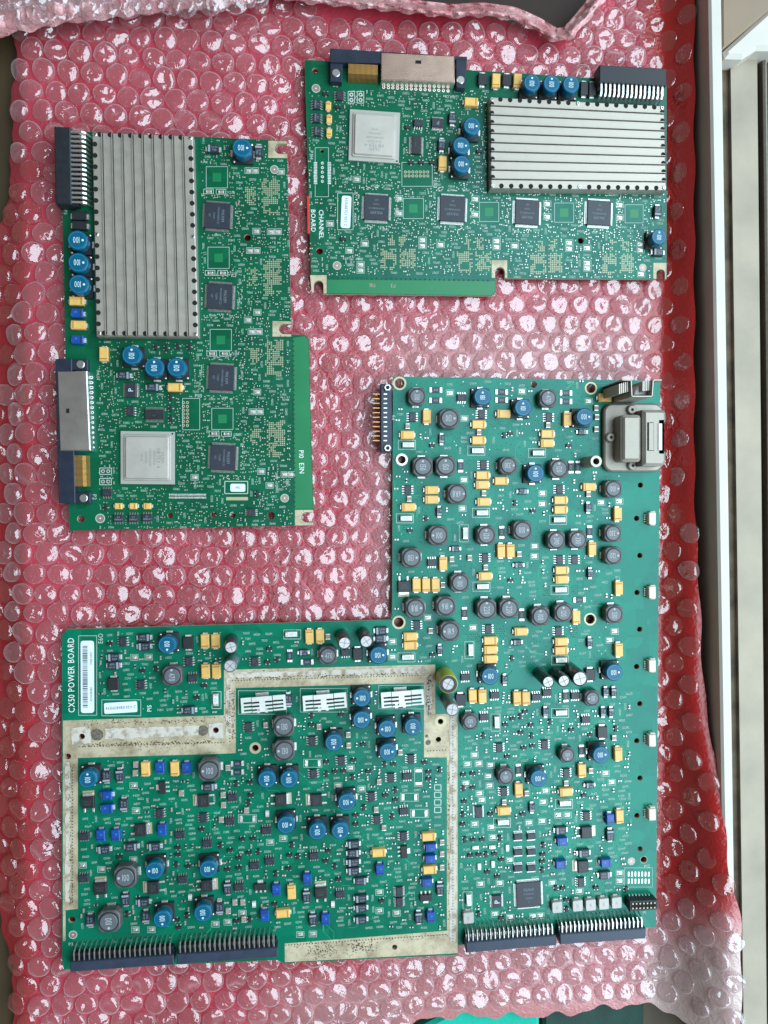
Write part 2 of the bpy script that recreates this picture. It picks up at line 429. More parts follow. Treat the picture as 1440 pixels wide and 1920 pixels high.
B2 = [(571, 112), (1122, 147), (1250, 158), (1250, 524), (1246, 524)] + arc(1238.8, 513, 7.5, 0, -180) + [(1231, 523.7), (951, 522), (946, 522)] + arc(937.5, 510, 8.5, 0, -180) + [(929, 522), (929.5, 548), (922, 555), (612, 551), (606, 550.8)] + arc(597.5, 535, 8.5, 0, -180) + [(589, 549.8), (584, 549)]
def smooth(a, b, t):
    t = max(0.0, min(1.0, (t - a) / (b - a))); return t * t * (3 - 2 * t)
def wrapL(y): return 26 + 5 * math.sin(y / 47.0) + 3 * math.sin(y / 19.0 + 1) + 2 * math.sin(y / 7.0) - 40 * smooth(230, 560, y) + 36 * smooth(1500, 1900, y)
def wrapR(y): return 1302 + 14 * smooth(900, 1300, y) + 46 * smooth(1250, 1650, y) + 28 * smooth(1640, 1800, y) + 2 * math.sin(y / 23.0)
def wrapT(x):
    if x < 520 or x > 1150: return -60
    pts = [(520, -10), (640, 10), (780, 22), (900, 28), (1000, 54), (1040, 74), (1072, 68), (1100, 38), (1130, 0), (1150, -40)]
    for (a, b), (c, d) in zip(pts, pts[1:]):
        if a <= x <= c: return b + (d - b) * (x - a) / (c - a)
    return -60
def wrapB(x):
    b = 1975 - 70 * smooth(600, 850, x) - 20 * smooth(1020, 1180, x)
    b += 40 * smooth(1230, 1300, x)
    return b + 5 * math.sin(x / 13.0) + 3 * math.sin(x / 7.0)
def wrapZ(u, v):
    z = 0.0006 * math.sin(u / 61.0) * math.sin(v / 83.0)
    z -= 0.010 * smooth(52, -10, u)
    up = 0.013 + 0.015 * smooth(1250, 1700, v)
    z += up * smooth(1234 - 16 * smooth(1500, 1800, v), 1314 + 70 * smooth(1250, 1700, v), u)
    z -= 0.004 * smooth(1880, 1960, v)
    return z
def film_material(name, two):
    m = bpy.data.materials.new(name); m.use_nodes = True; nt = m.node_tree; b = nt.nodes['Principled BSDF']
    N = nt.nodes.new; L = nt.links.new
    tc = N('ShaderNodeTexCoord')
    n = N('ShaderNodeTexNoise'); n.inputs['Scale'].default_value = 30; n.inputs['Detail'].default_value = 5; L(tc.outputs['Object'], n.inputs['Vector'])
    mr = N('ShaderNodeMapRange'); mr.inputs[1].default_value = 0.3; mr.inputs[2].default_value = 0.7; L(n.outputs['Fac'], mr.inputs[0])
    mx = N('ShaderNodeMix'); mx.data_type = 'RGBA'; L(mr.outputs[0], mx.inputs['Factor'])
    mx.inputs['A'].default_value = (0.35, 0.020, 0.036, 1); mx.inputs['B'].default_value = (0.50, 0.060, 0.092, 1)
    at = N('ShaderNodeAttribute'); at.attribute_name = 'pale'
    m2 = N('ShaderNodeMix'); m2.data_type = 'RGBA'; L(at.outputs['Fac'], m2.inputs['Factor']); L(mx.outputs['Result'], m2.inputs['A'])
    m2.inputs['B'].default_value = (0.60, 0.50, 0.47, 1)
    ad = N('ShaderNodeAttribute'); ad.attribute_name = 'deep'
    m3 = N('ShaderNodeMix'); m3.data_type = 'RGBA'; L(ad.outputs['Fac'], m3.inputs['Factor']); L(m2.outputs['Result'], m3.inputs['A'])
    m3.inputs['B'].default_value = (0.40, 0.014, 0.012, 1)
    L(m3.outputs['Result'], b.inputs['Base Color'])
    b.inputs['Roughness'].default_value = 0.22; b.inputs['Specular IOR Level'].default_value = 0.7
    n2 = N('ShaderNodeTexNoise'); n2.inputs['Scale'].default_value = 260; n2.inputs['Detail'].default_value = 5; n2.inputs['Distortion'].default_value = 1.5; L(tc.outputs['Object'], n2.inputs['Vector'])
    bp = N('ShaderNodeBump'); bp.inputs['Strength'].default_value = 0.55; bp.inputs['Distance'].default_value = 0.001
    L(n2.outputs['Fac'], bp.inputs['Height']); L(bp.outputs[0], b.inputs['Normal'])
    return m
FILM = film_material('pink_film', False)

def bubble_material(nm='clear_bubble_film', hz=(1.0, 0.80, 0.84, 1), hz2=(0.95, 0.66, 0.72, 1)):
    m = bpy.data.materials.new(nm); m.use_nodes = True; nt = m.node_tree
    N = nt.nodes.new; L = nt.links.new
    for n in list(nt.nodes): nt.nodes.remove(n)
    out = N('ShaderNodeOutputMaterial')
    tr = N('ShaderNodeBsdfTransparent'); tr.inputs[0].default_value = (1.0, 0.93, 0.94, 1)
    gl = N('ShaderNodeBsdfGlossy'); gl.inputs['Color'].default_value = (1, 1, 1, 1); gl.inputs['Roughness'].default_value = 0.085
    df = N('ShaderNodeBsdfDiffuse'); df.inputs['Color'].default_value = hz
    tl = N('ShaderNodeBsdfTranslucent'); tl.inputs['Color'].default_value = hz2
    ge = N('ShaderNodeNewGeometry')                      # light scatters inside the film, so its haze shades softly
    sca = N('ShaderNodeVectorMath'); sca.operation = 'SCALE'; sca.inputs['Scale'].default_value = 0.45; L(ge.outputs['Normal'], sca.inputs[0])
    add = N('ShaderNodeVectorMath'); add.operation = 'ADD'; add.inputs[1].default_value = (0, 0, 1); L(sca.outputs[0], add.inputs[0])
    nrm = N('ShaderNodeVectorMath'); nrm.operation = 'NORMALIZE'; L(add.outputs[0], nrm.inputs[0]); L(nrm.outputs[0], df.inputs['Normal'])
    n = N('ShaderNodeTexNoise'); n.inputs['Scale'].default_value = 240; n.inputs['Detail'].default_value = 2; n.inputs['Distortion'].default_value = 1.0; L(ge.outputs['Position'], n.inputs['Vector'])
    vr = N('ShaderNodeTexVoronoi'); vr.feature = 'DISTANCE_TO_EDGE'; vr.inputs['Scale'].default_value = 230; L(ge.outputs['Position'], vr.inputs['Vector'])
    vm = N('ShaderNodeMath'); vm.operation = 'MULTIPLY_ADD'; vm.inputs[1].default_value = 0.9; L(vr.outputs['Distance'], vm.inputs[0]); L(n.outputs['Fac'], vm.inputs[2])
    bp = N('ShaderNodeBump'); bp.inputs['Strength'].default_value = 0.65; bp.inputs['Distance'].default_value = 0.0008; L(vm.outputs[0], bp.inputs['Height'])
    L(bp.outputs[0], gl.inputs['Normal'])
    lw = N('ShaderNodeLayerWeight'); lw.inputs['Blend'].default_value = 0.5
    fr = N('ShaderNodeFresnel'); fr.inputs['IOR'].default_value = 1.5; L(bp.outputs[0], fr.inputs['Normal'])
    pw = N('ShaderNodeMath'); pw.operation = 'POWER'; pw.inputs[1].default_value = 3.0; L(lw.outputs['Facing'], pw.inputs[0])
    sc = N('ShaderNodeMapRange'); sc.inputs[3].default_value = 0.065; sc.inputs[4].default_value = 1.0; L(pw.outputs[0], sc.inputs[0])
    dm = N('ShaderNodeMixShader'); dm.inputs[0].default_value = 0.25; L(df.outputs[0], dm.inputs[1]); L(tl.outputs[0], dm.inputs[2])
    m1 = N('ShaderNodeMixShader'); L(sc.outputs[0], m1.inputs[0]); L(tr.outputs[0], m1.inputs[1]); L(dm.outputs[0], m1.inputs[2])
    fs = N('ShaderNodeMath'); fs.operation = 'MULTIPLY_ADD'; fs.inputs[1].default_value = 1.5; fs.inputs[2].default_value = 0.07; L(fr.outputs[0], fs.inputs[0])
    fm = N('ShaderNodeMath'); fm.operation = 'MINIMUM'; fm.inputs[1].default_value = 0.24; L(fs.outputs[0], fm.inputs[0])
    m2 = N('ShaderNodeMixShader'); L(fm.outputs[0], m2.inputs[0]); L(m1.outputs[0], m2.inputs[1]); L(gl.outputs[0], m2.inputs[2])
    L(m2.outputs[0], out.inputs[0])
    return m
BUBBLE = bubble_material()
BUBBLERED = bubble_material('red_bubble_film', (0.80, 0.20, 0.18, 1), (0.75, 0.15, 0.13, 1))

wrap = obj('bubble_wrap', None, None, (0, 0, ZTAB)); tag(wrap, 'pink red bubble wrap pouch spread under the three green circuit boards', 'bubble wrap')
def paleness(u, v):
    p = 0.85 * smooth(1620, 1850, v) * smooth(1180, 1240, u)
    p = max(p, 0.26 * smooth(640, 780, u) * smooth(560, 660, v) * (1 - smooth(1180, 1230, u)))  # window sheen over the middle, painted as a paler film colour
    p = max(p, 0.34 * smooth(1800, 1880, v) * smooth(420, 620, u))
    p = max(p, 0.5 * smooth(70, 10, v) * smooth(120, 20, u))
    return p
NU, NV = 190, 260
vs, pal, deep = [], [], []
for j in range(NV + 1):
    for i in range(NU + 1):
        s, t = i / NU, j / NV
        v0 = -60 + t * 2040
        x = wrapL(v0) + s * (wrapR(v0) - wrapL(v0))
        y = wrapT(x) + t * (wrapB(x) - wrapT(x))
        z = wrapZ(x, y)
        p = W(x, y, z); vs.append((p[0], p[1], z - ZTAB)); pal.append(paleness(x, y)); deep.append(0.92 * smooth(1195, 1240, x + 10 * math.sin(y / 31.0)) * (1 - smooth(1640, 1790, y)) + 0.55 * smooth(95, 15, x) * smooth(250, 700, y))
fs = [(j * (NU + 1) + i, (j + 1) * (NU + 1) + i, (j + 1) * (NU + 1) + i + 1, j * (NU + 1) + i + 1) for j in range(NV) for i in range(NU)]
mb = MB().add(vs, fs)
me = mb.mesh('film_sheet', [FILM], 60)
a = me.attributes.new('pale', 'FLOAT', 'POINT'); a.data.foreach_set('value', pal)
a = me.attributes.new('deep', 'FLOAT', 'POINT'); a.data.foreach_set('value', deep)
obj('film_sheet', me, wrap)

def bubble_mesh(k, R=0.0059, H=0.0040, seg=24, rings=8):
    rg = random.Random(100 + k)
    ph = [rg.uniform(0, 6.28) for _ in range(6)]
    sag = rg.uniform(0.05, 0.55); am = rg.uniform(0.02, 0.07)
    planes = []
    for _ in range(rg.choice([1, 1, 2, 2, 3, 4])):
        a = rg.uniform(0, 6.28); planes.append((math.cos(a), math.sin(a), rg.uniform(0.45, 0.85), rg.uniform(0.5, 1.3)))
    sx, sy, sr = rg.uniform(-.3, .3), rg.uniform(-.3, .3), rg.uniform(0.4, 0.7)
    vs = []; fs = []
    def hgt(r, a):
        h = (1 - r ** 6) ** 0.5 if r < 1 else 0
        x, y = r * math.cos(a), r * math.sin(a)
        h -= sag * math.exp(-((x - sx) ** 2 + (y - sy) ** 2) / (sr * sr) * 1.6) * (1 - r ** 3)
        for (px, py, d, sl) in planes:
            e = x * px + y * py - (d - 0.5)
            if e > 0: h -= sl * e * (1 - r ** 6) * 0.8
        h += 0.05 * math.sin(5 * x + ph[0]) * math.sin(6 * y + ph[1]) * (1 - r ** 4)
        return max(h, 0.0) * H
    rr = [0.18, 0.36, 0.54, 0.70, 0.83, 0.92, 0.975, 1.0][:rings]
    vs.append((0, 0, hgt(0, 0)))
    for r in rr:
        for i in range(seg):
            a = 2 * math.pi * i / seg
            wob = 1 + am * math.sin(2 * a + ph[2]) + am * 0.7 * math.sin(3 * a + ph[3]) + am * .3 * math.sin(7 * a + ph[4])
            vs.append((R * r * wob * math.cos(a), R * r * wob * math.sin(a), hgt(r, a)))
    for i in range(seg): fs.append((0, 1 + i, 1 + (i + 1) % seg))
    for q in range(len(rr) - 1):
        for i in range(seg):
            j = (i + 1) % seg; o = 1 + q * seg
            fs.append((o + i, o + seg + i, o + seg + j, o + j))
    return vs, fs
NB = 28
bub = [bubble_mesh(k) for k in range(NB)]
bubm = [MB().add(*b).mesh('bubble', [BUBBLE], 26) for b in bub]
spots = []
PXP, PYP = 0.01215, 0.01045
rg = random.Random(5)
for r in range(-32, 32):
    for c in range(-24, 28):
        x = (c + 0.5 * (r % 2)) * PXP + 0.06 + rg.uniform(-.0005, .0005) + 0.0012 * math.sin(r * .3)
        y = r * PYP + rg.uniform(-.0004, .0004) + 0.0015 * math.sin(c * .23)
        u, v = PX(x, y, 0)
        if not (-40 < u < 1420 and -50 < v < 1990): continue
        z = wrapZ(u, v)
        for _ in range(2):
            u, v = PX(x, y, z); z = wrapZ(u, v)
        if u < wrapL(v) + 4 or u > wrapR(v) - 8 or v < wrapT(u) + 14 or v > wrapB(u) - 14: continue
        if any(all(inside((u + dx, v + dy), B) for dx, dy in ((-20, 0), (20, 0), (0, -20), (0, 20), (14, 14), (-14, -14), (14, -14), (-14, 14))) for B in (B1, B2, B3)): continue
        # tilt with the sheet
        e = 6
        pa, pb = W(u - e, v, wrapZ(u - e, v)), W(u + e, v, wrapZ(u + e, v))
        ty = -math.atan2(wrapZ(u + e, v) - wrapZ(u - e, v), pb[0] - pa[0])
        spots.append((math.dist((x, y, z), (0, 0, CAMZ)), x, y, z, ty, u, v))
spots.sort()
rest = MB()
for i, (d, x, y, z, ty, u, v) in enumerate(spots):
    k = rg.randrange(NB); rz = rg.uniform(0, 6.28); sc = rg.uniform(0.90, 1.04); hz = rg.uniform(0.65, 1.0)
    if u > 1226 and v < 1050: hz *= 0.45; sc *= 0.92
    M = Matrix.Translation((x, y, z - ZTAB - 0.00003)) @ Euler((0, ty, 0)).to_matrix().to_4x4() @ Euler((0, 0, rz)).to_matrix().to_4x4() @ Matrix.Diagonal((sc, sc, sc * hz, 1))
    if i < 300:
        o = obj('bubble', bubm[k], wrap); o.matrix_local = M
    else:
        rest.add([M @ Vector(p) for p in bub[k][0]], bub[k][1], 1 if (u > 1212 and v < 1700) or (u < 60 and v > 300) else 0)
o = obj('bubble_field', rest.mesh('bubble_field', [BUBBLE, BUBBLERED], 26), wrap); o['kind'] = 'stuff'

# the folded lip of the pouch along the top of the picture
def lip_mat():
    m = bpy.data.materials.new('pale_film_fold'); m.use_nodes = True; nt = m.node_tree; b = nt.nodes['Principled BSDF']
    N = nt.nodes.new; L = nt.links.new
    tc = N('ShaderNodeTexCoord')
    n = N('ShaderNodeTexNoise'); n.inputs['Scale'].default_value = 55; n.inputs['Detail'].default_value = 6; n.inputs['Distortion'].default_value = 1; L(tc.outputs['Object'], n.inputs['Vector'])
    cr = N('ShaderNodeValToRGB'); e = cr.color_ramp.elements
    e[0].position = 0.3; e[0].color = (0.52, 0.13, 0.15, 1); e[1].position = 0.7; e[1].color = (0.78, 0.50, 0.50, 1)
    L(n.outputs['Fac'], cr.inputs[0]); L(cr.outputs[0], b.inputs['Base Color']); b.inputs['Roughness'].default_value = 0.25
    n2 = N('ShaderNodeTexNoise'); n2.inputs['Scale'].default_value = 320; n2.inputs['Detail'].default_value = 5; n2.inputs['Distortion'].default_value = 2; L(tc.outputs['Object'], n2.inputs['Vector'])
    bp = N('ShaderNodeBump'); bp.inputs['Strength'].default_value = 0.8; bp.inputs['Distance'].default_value = 0.0015
    L(n2.outputs['Fac'], bp.inputs['Height']); L(bp.outputs[0], b.inputs['Normal'])
    return m
LIP = lip_mat()
def lip(path, width, zbase, zamp, name):
    """rolled edge of film: a rounded, uneven band along a path"""
    pts = []
    for (a, b), (c, d) in zip(path, path[1:]):
        n = max(2, int(math.hypot(c - a, d - b) / 5))
        pts += [(a + (c - a) * i / n, b + (d - b) * i / n) for i in range(n)]
    pts.append(path[-1])
    for _ in range(3):
        pts = [pts[0]] + [((pts[i - 1][0] + 2 * pts[i][0] + pts[i + 1][0]) / 4, (pts[i - 1][1] + 2 * pts[i][1] + pts[i + 1][1]) / 4) for i in range(1, len(pts) - 1)] + [pts[-1]]
    mb = MB(); K = 14; vs = []
    rgl = random.Random(len(path))
    for i, (u, v) in enumerate(pts):
        a = pts[max(0, i - 1)]; b = pts[min(len(pts) - 1, i + 1)]
        dx, dy = b[0] - a[0], b[1] - a[1]; L = math.hypot(dx, dy) or 1
        nx, ny = dy / L, -dx / L
        wv = 1 + 0.12 * math.sin(i * .55) + 0.1 * math.sin(i * .23 + 1) + rgl.uniform(-.07, .07)
        wd = width(u) if callable(width) else width
        for k in range(K + 1):
            q = k / K; off = q * wd + (2.4 * math.sin(i * .7) + rgl.uniform(-1, 1)) * (1 if k == 0 else 0)
            z = zbase + zamp * wv * math.sin(math.pi * min(1, q * 1.15 + 0.12)) + rgl.uniform(-.0007, .0007) + 0.0009 * math.sin(i * .9 + q * 9) * math.sin(i * .37 - q * 5)
            p = W(u + nx * off, v + ny * off, z); vs.append((p[0], p[1], z - ZTAB))
    n = len(pts)
    fs = [(i * (K + 1) + k, (i + 1) * (K + 1) + k, (i + 1) * (K + 1) + k + 1, i * (K + 1) + k + 1) for i in range(n - 1) for k in range(K)]
    mb.add(vs, fs)
    me = mb.mesh(name, [LIP], 70)
    return obj(name, me, wrap)
lip([(-20, 80), (20, 62), (60, 58), (110, 46), (165, 40), (230, 32), (330, 20), (430, 12), (520, -6)], lambda u: 100, 0.0045, 0.012, 'folded_lip')
lip([(505, -8), (560, 4), (640, 12), (780, 26), (850, 34), (900, 30), (960, 38), (1000, 56), (1040, 80), (1072, 74), (1102, 40), (1140, -8)], lambda u: 26, 0.0045, 0.007, 'folded_lip')
pi_ = slab('pouch_interior', [(500, -90), (1170, -90), (1120, 20), (1085, 62), (1040, 84), (1000, 66), (900, 40), (780, 34), (640, 20), (520, 8)], -0.0102, -0.0100, mat('pouch_shade', (0.030, 0.014, 0.010), 0.7, var=0.4, vscale=80), None, 0, (0, 0, ZTAB))  # thin dark sheet; the shade inside the pouch is put into its colour
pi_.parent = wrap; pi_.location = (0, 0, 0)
# bubbles showing on the folded lip
mbl = MB()
for i in range(44):
    u = (i % 22) * 23 + rg.uniform(-7, 7); v = (28 if i < 22 else 2) - u * 0.07 + rg.uniform(-6, 6)
    z = 0.0155; x, y = W(u, v, z); k = rg.randrange(NB)
    M = Matrix.Translation((x, y, z - ZTAB - 0.001)) @ Euler((rg.uniform(-.3, .3), rg.uniform(-.3, .3), rg.uniform(0, 6))).to_matrix().to_4x4()
    obj('bubble', bubm[k], wrap).matrix_local = M

# ------------------------------------------------------------------ boards
occ = np.zeros((1920, 1440), bool)
def mark(u, v, wpx, hpx):
    occ[max(0, int(v - hpx / 2)):int(v + hpx / 2) + 1, max(0, int(u - wpx / 2)):int(u + wpx / 2) + 1] = True
def free(u, v, wpx, hpx):
    return not occ[max(0, int(v - hpx / 2)):int(v + hpx / 2) + 1, max(0, int(u - wpx / 2)):int(u + wpx / 2) + 1].any()

THICK = 0.0017
class Board:
    def __init__(s, name, label, outline, holes, pm, rotf):
        s.out = outline; s.rotf = rotf; s.holes = holes
        c = W(sum(p[0] for p in outline) / len(outline), sum(p[1] for p in outline) / len(outline))
        s.o = (c[0], c[1], ZT - THICK)
        s.e = obj(name, None, None, s.o); tag(s.e, label, 'circuit board', None, 'green circuit boards on the bubble wrap')
        cu = bpy.data.curves.new('laminate', 'CURVE'); cu.dimensions = '2D'; cu.fill_mode = 'BOTH'; cu.extrude = THICK / 2
        def spl(pts):
            sp = cu.splines.new('POLY'); sp.points.add(len(pts) - 1)
            for q, p in zip(sp.points, pts): q.co = (p[0] - s.o[0], p[1] - s.o[1], 0, 1)
            sp.use_cyclic_u = True
        spl([W(*p) for p in outline])
        for (u, v, r) in holes:
            x, y = W(u, v); R = r * mpp(u, v)
            spl([(x + R * math.cos(6.2832 * i / 20), y + R * math.sin(6.2832 * i / 20)) for i in range(20)])
            mark(u, v, 2.6 * r, 2.6 * r)
        t = bpy.data.objects.new('t', cu); C.objects.link(t); bpy.context.view_layer.update()
        me = bpy.data.meshes.new_from_object(t); bpy.data.objects.remove(t)
        me.name = 'laminate'; me.materials.clear(); me.materials.append(pm); me.materials.append(EDGE)
        for p in me.polygons: p.material_index = 0 if abs(p.normal.z) > .7 else 1; p.use_smooth = False
        s.lam = obj('laminate', me, s.e, (0, 0, THICK / 2))
        s.silk = MB(); s.vias = MB(); s.pads = MB(); s.small = MB()
    def L(s, u, v, h=0.0):                   # local xy of the base of a thing whose top is seen at (u, v)
        x, y = W(u, v, ZT + h); return (x - s.o[0], y - s.o[1])
    def put(s, name, me, u, v, h=0.0, ang=0.0):
        x, y = s.L(u, v, h)
        return obj(name, me, s.e, (x, y, THICK), math.radians(ang + s.rotf(u, v)))
    def text(s, t, u, v, size_px, ang=0, sx=1.0, name=None, m=None, dz=0.00012):
        x, y = s.L(u, v); k = mpp(u, v)
        if name is None:
            return put_text(s.silk, t, x, y, size_px * k, math.radians(ang + s.rotf(u, v)), THICK + dz, 0, sx)
        mb = MB(); put_text(mb, t, 0, 0, size_px * k, 0, 0, 0, sx)
        return obj(name, mb.mesh(name, [m or SILK]), s.e, (x, y, THICK + dz), math.radians(ang + s.rotf(u, v)))
    def frame(s, u, v, wpx, hpx, lw=1.0):
        a = [s.L(u - wpx / 2, v - hpx / 2), s.L(u + wpx / 2, v - hpx / 2), s.L(u + wpx / 2, v + hpx / 2), s.L(u - wpx / 2, v + hpx / 2)]
        k = mpp(u, v) * lw
        for i in range(4): s.silk.line(a[i], a[(i + 1) % 4], k, THICK + 0.00009 + i * 0.000004)
    def cut(s, name, pl, z0, z1, m, sm=None):        # flat piece with the board's holes cut through it
        cu = bpy.data.curves.new('cut', 'CURVE'); cu.dimensions = '2D'; cu.fill_mode = 'BOTH'; cu.extrude = (z1 - z0) / 2
        def spl(pts):
            sp = cu.splines.new('POLY'); sp.points.add(len(pts) - 1)
            for q, p in zip(sp.points, pts): q.co = (p[0], p[1], 0, 1)
            sp.use_cyclic_u = True
        spl(pl)
        for (u, v, r) in s.holes:
            x, y = s.L(u, v); R = r * mpp(u, v) * 1.04
            if inside((x, y), pl): spl([(x + R * math.cos(6.2832 * i / 20), y + R * math.sin(6.2832 * i / 20)) for i in range(20)])
        t = bpy.data.objects.new('cut', cu); C.objects.link(t); bpy.context.view_layer.update()
        me = bpy.data.meshes.new_from_object(t); bpy.data.objects.remove(t)
        me.name = name; me.materials.clear(); me.materials.append(m)
        for p in me.polygons: p.use_smooth = False
        return obj(name, me, s.e, (0, 0, THICK + (z0 + z1) / 2))
    def sheet(s, name, pts, m, dz=0.00005):
        return s.cut(name, ccw([s.L(*p) for p in pts]), 0.000001, dz, m)
    def done(s):
        for nm, mb, m in (('silkscreen_printing', s.silk, [SILK]), ('via_holes', s.vias, [VIA]), ('solder_pads', s.pads, [PAD, SOLDER, PADDULL]), ('tiny_components', s.small, [CERAM, BLK, SOLDER])):
            if mb.v: obj(nm, mb.mesh(nm, m), s.e)['kind'] = 'stuff'

# ---- shared component meshes (millimetres in, metres out)
_mesh = {}
def cached(key, fn):
    if key not in _mesh: _mesh[key] = fn()
    return _mesh[key]
mm = 0.001
def m_body(L, Wd, H, c, m, name): return cached((name, L, Wd, H, m.name), lambda: MB().box(-L / 2 * mm, L / 2 * mm, -Wd / 2 * mm, Wd / 2 * mm, 0.1 * mm, H * mm, c * mm).mesh(name, [m]))
def m_tab(x0, x1, wd, z0, z1, m, name='terminal'):
    return cached((name, x0, x1, wd, z0, z1, m.name), lambda: MB().box(x0 * mm, x1 * mm, -wd / 2 * mm, wd / 2 * mm, z0 * mm, z1 * mm, 0.08 * mm).mesh(name, [m]))
def child(name, me, par, loc=(0, 0, 0), rz=0.0): return obj(name, me, par, loc, rz)
def m_text(t, size, m, sx=1.0, dot=False, name='marking'):
    def mk():
        mb = MB(); w_ = put_text(mb, t, 0, 0, size * mm, 0, 0, 0, sx)
        if dot: mb.cyl(-w_ / 2 - size * 0.55 * mm, 0, -0.00001, 0.00001, size * 0.2 * mm, 10)
        return mb.mesh(name, [m])
    return cached((name, t, size, m.name, sx, dot), mk)

def tant(b, u, v, o='h', kind='T', L=7.3, Wd=4.4, H=2.9):
    ang = 0 if o == 'h' else 90
    if int(u * 7 + v * 3) % 2: ang += 180
    m = TANT if kind == 'T' else BLUECASE
    nm = 'tantalum_capacitor' if kind == 'T' else 'blue_capacitor'
    def mk():
        mb = MB().box(-L / 2 * mm, L / 2 * mm, -Wd / 2 * mm, Wd / 2 * mm, 0.15 * mm, H * mm, 0.35 * mm)
        mb.box((L / 2 - 1.5) * mm, (L / 2 - 0.9) * mm, -(Wd / 2 - .45) * mm, (Wd / 2 - .45) * mm, H * mm, (H + 0.03) * mm, 0, 1)
        if kind == 'B': put_text(mb, '10', -0.6 * mm, 0.5 * mm, 1.0 * mm, 0, (H + 0.03) * mm, 2)
        return mb.mesh(nm, [m, TANTBAR if kind == 'T' else NAVYCHIP, BLUETXT])
    t = b.put(nm, cached((nm, L, Wd, H), mk), u, v, H * mm, ang)
    tb = m_tab(L / 2 - 0.1, L / 2 + 0.75, Wd * .55, 0.0, 1.3, SOLDER)
    child('terminal', tb, t); child('terminal', tb, t, rz=math.pi)
    mark(u, v, *((30, 19) if o == 'h' else (19, 30)))
    return t
def diode(b, u, v, o='h', L=6.6, Wd=4.2, H=2.3, txt='470', band=True, m=None, nm='diode'):
    ang = 0 if o == 'h' else 90
    if int(u * 5 + v) % 2: ang += 180
    m = m or DIODE
    def mk():
        mb = MB().box(-L / 2 * mm, L / 2 * mm, -Wd / 2 * mm, Wd / 2 * mm, 0.15 * mm, H * mm, 0.3 * mm)
        if band: mb.box((L / 2 - 1.5) * mm, (L / 2 - 0.45) * mm, -(Wd / 2 - .35) * mm, (Wd / 2 - .35) * mm, H * mm, (H + 0.03) * mm, 0, 1)
        if txt:
            put_text(mb, txt, -0.7 * mm, 0.75 * mm, 1.05 * mm, 0, (H + 0.03) * mm, 1)
            put_text(mb, 'NF-53', -0.7 * mm, -0.75 * mm, 0.8 * mm, 0, (H + 0.03) * mm, 1)
        return mb.mesh(nm, [m, DIODEBAND])
    t = b.put(nm, cached((nm, L, Wd, H, txt, band, m.name), mk), u, v, H * mm, ang)
    tb = m_tab(L / 2 - 0.1, L / 2 + 1.0, Wd * .6, 0.0, 1.2, SOLDER)
    child('terminal', tb, t); child('terminal', tb, t, rz=math.pi)
    mark(u, v, *((L * 3.5 + 7, Wd * 3.5 + 3) if o == 'h' else (Wd * 3.5 + 3, L * 3.5 + 7)))
    return t
def chipres(b, u, v, o='h', L=4.3, Wd=3.0):
    def mk():
        mb = MB().box(-L / 2 * mm, L / 2 * mm, -Wd / 2 * mm, Wd / 2 * mm, 0.05 * mm, 0.75 * mm, 0.06 * mm)
        put_text(mb, 'R10', 0, 0, 1.1 * mm, 0, 0.79 * mm, 1)
        return mb.mesh('resistor', [DIODE, DIODEBAND])
    t = b.put('resistor', cached(('res', L, Wd), mk), u, v, 0.0007, 0 if o == 'h' else 90)
    tb = m_tab(L / 2 - .05, L / 2 + 1.3, Wd * .95, 0, 0.62, SOLDER)
    child('terminal', tb, t); child('terminal', tb, t, rz=math.pi)
    mark(u, v, *((29, 14) if o == 'h' else (14, 29)))
def fuse(b, u, v, o='h'):
    def mk():
        mb = MB().box(-2.1 * mm, 2.1 * mm, -1.3 * mm, 1.3 * mm, 0.2 * mm, 2.3 * mm, 0.12 * mm)
        put_text(mb, 'F20', 0, 0, 1.0 * mm, 0, 2.33 * mm, 1)
        return mb.mesh('fuse', [FUSE, DIODEBAND])
    t = b.put('fuse', cached('fuse', mk), u, v, 0.0022, 0 if o == 'h' else 90)
    tb = cached('fuse_t', lambda: MB().box(2.05 * mm, 3.2 * mm, -1.42 * mm, 1.42 * mm, 0, 2.36 * mm, 0.25 * mm).mesh('end_cap', [SOLDER]))
    child('end_cap', tb, t); child('end_cap', tb, t, rz=math.pi)
    b.frame(u - (3 if u > 594 else -2), v, *((32, 17) if o == 'h' else (17, 32)))
    mark(u, v, *((34, 18) if o == 'h' else (18, 34)))
def cerc(b, u, v, o='v', L=1.7, Wd=2.5, H=1.6, m=None):
    def mk():
        return MB().box(-L / 2 * mm, L / 2 * mm, -Wd / 2 * mm, Wd / 2 * mm, 0.05 * mm, H * mm, 0.1 * mm).mesh('ceramic_capacitor', [m or CERAM])
    t = b.put('ceramic_capacitor', cached(('cer', L, Wd, H, (m or CERAM).name), mk), u, v, H * mm, 0 if o == 'h' else 90)
    tb = cached(('cer_t', L, Wd, H), lambda: MB().box((L / 2 - .02) * mm, (L / 2 + .75) * mm, -(Wd / 2 + .03) * mm, (Wd / 2 + .03) * mm, 0, (H + .03) * mm, 0.2 * mm).mesh('end_cap', [SOLDER]))
    child('end_cap', tb, t); child('end_cap', tb, t, rz=math.pi)
    mark(u, v, 13, 14)
def tpad(b, u, v, o='h'):
    def mk():
        mb = MB().box(-1.5 * mm, 1.5 * mm, -1.0 * mm, 1.0 * mm, 0.01 * mm, 0.14 * mm)
        mb.box(-1.0 * mm, 0.6 * mm, -0.55 * mm, 0.25 * mm, 0.10 * mm, 1.0 * mm, 0.2 * mm, 1)
        return mb.mesh('test_point', [PAD, SOLDER])
    b.put('test_point', cached('tp', mk), u, v, 0.0003, 0 if o == 'h' else 90)
    b.frame(u, v, *((14, 11) if o == 'h' else (11, 14)), lw=.7)
    mark(u, v, 16, 14)
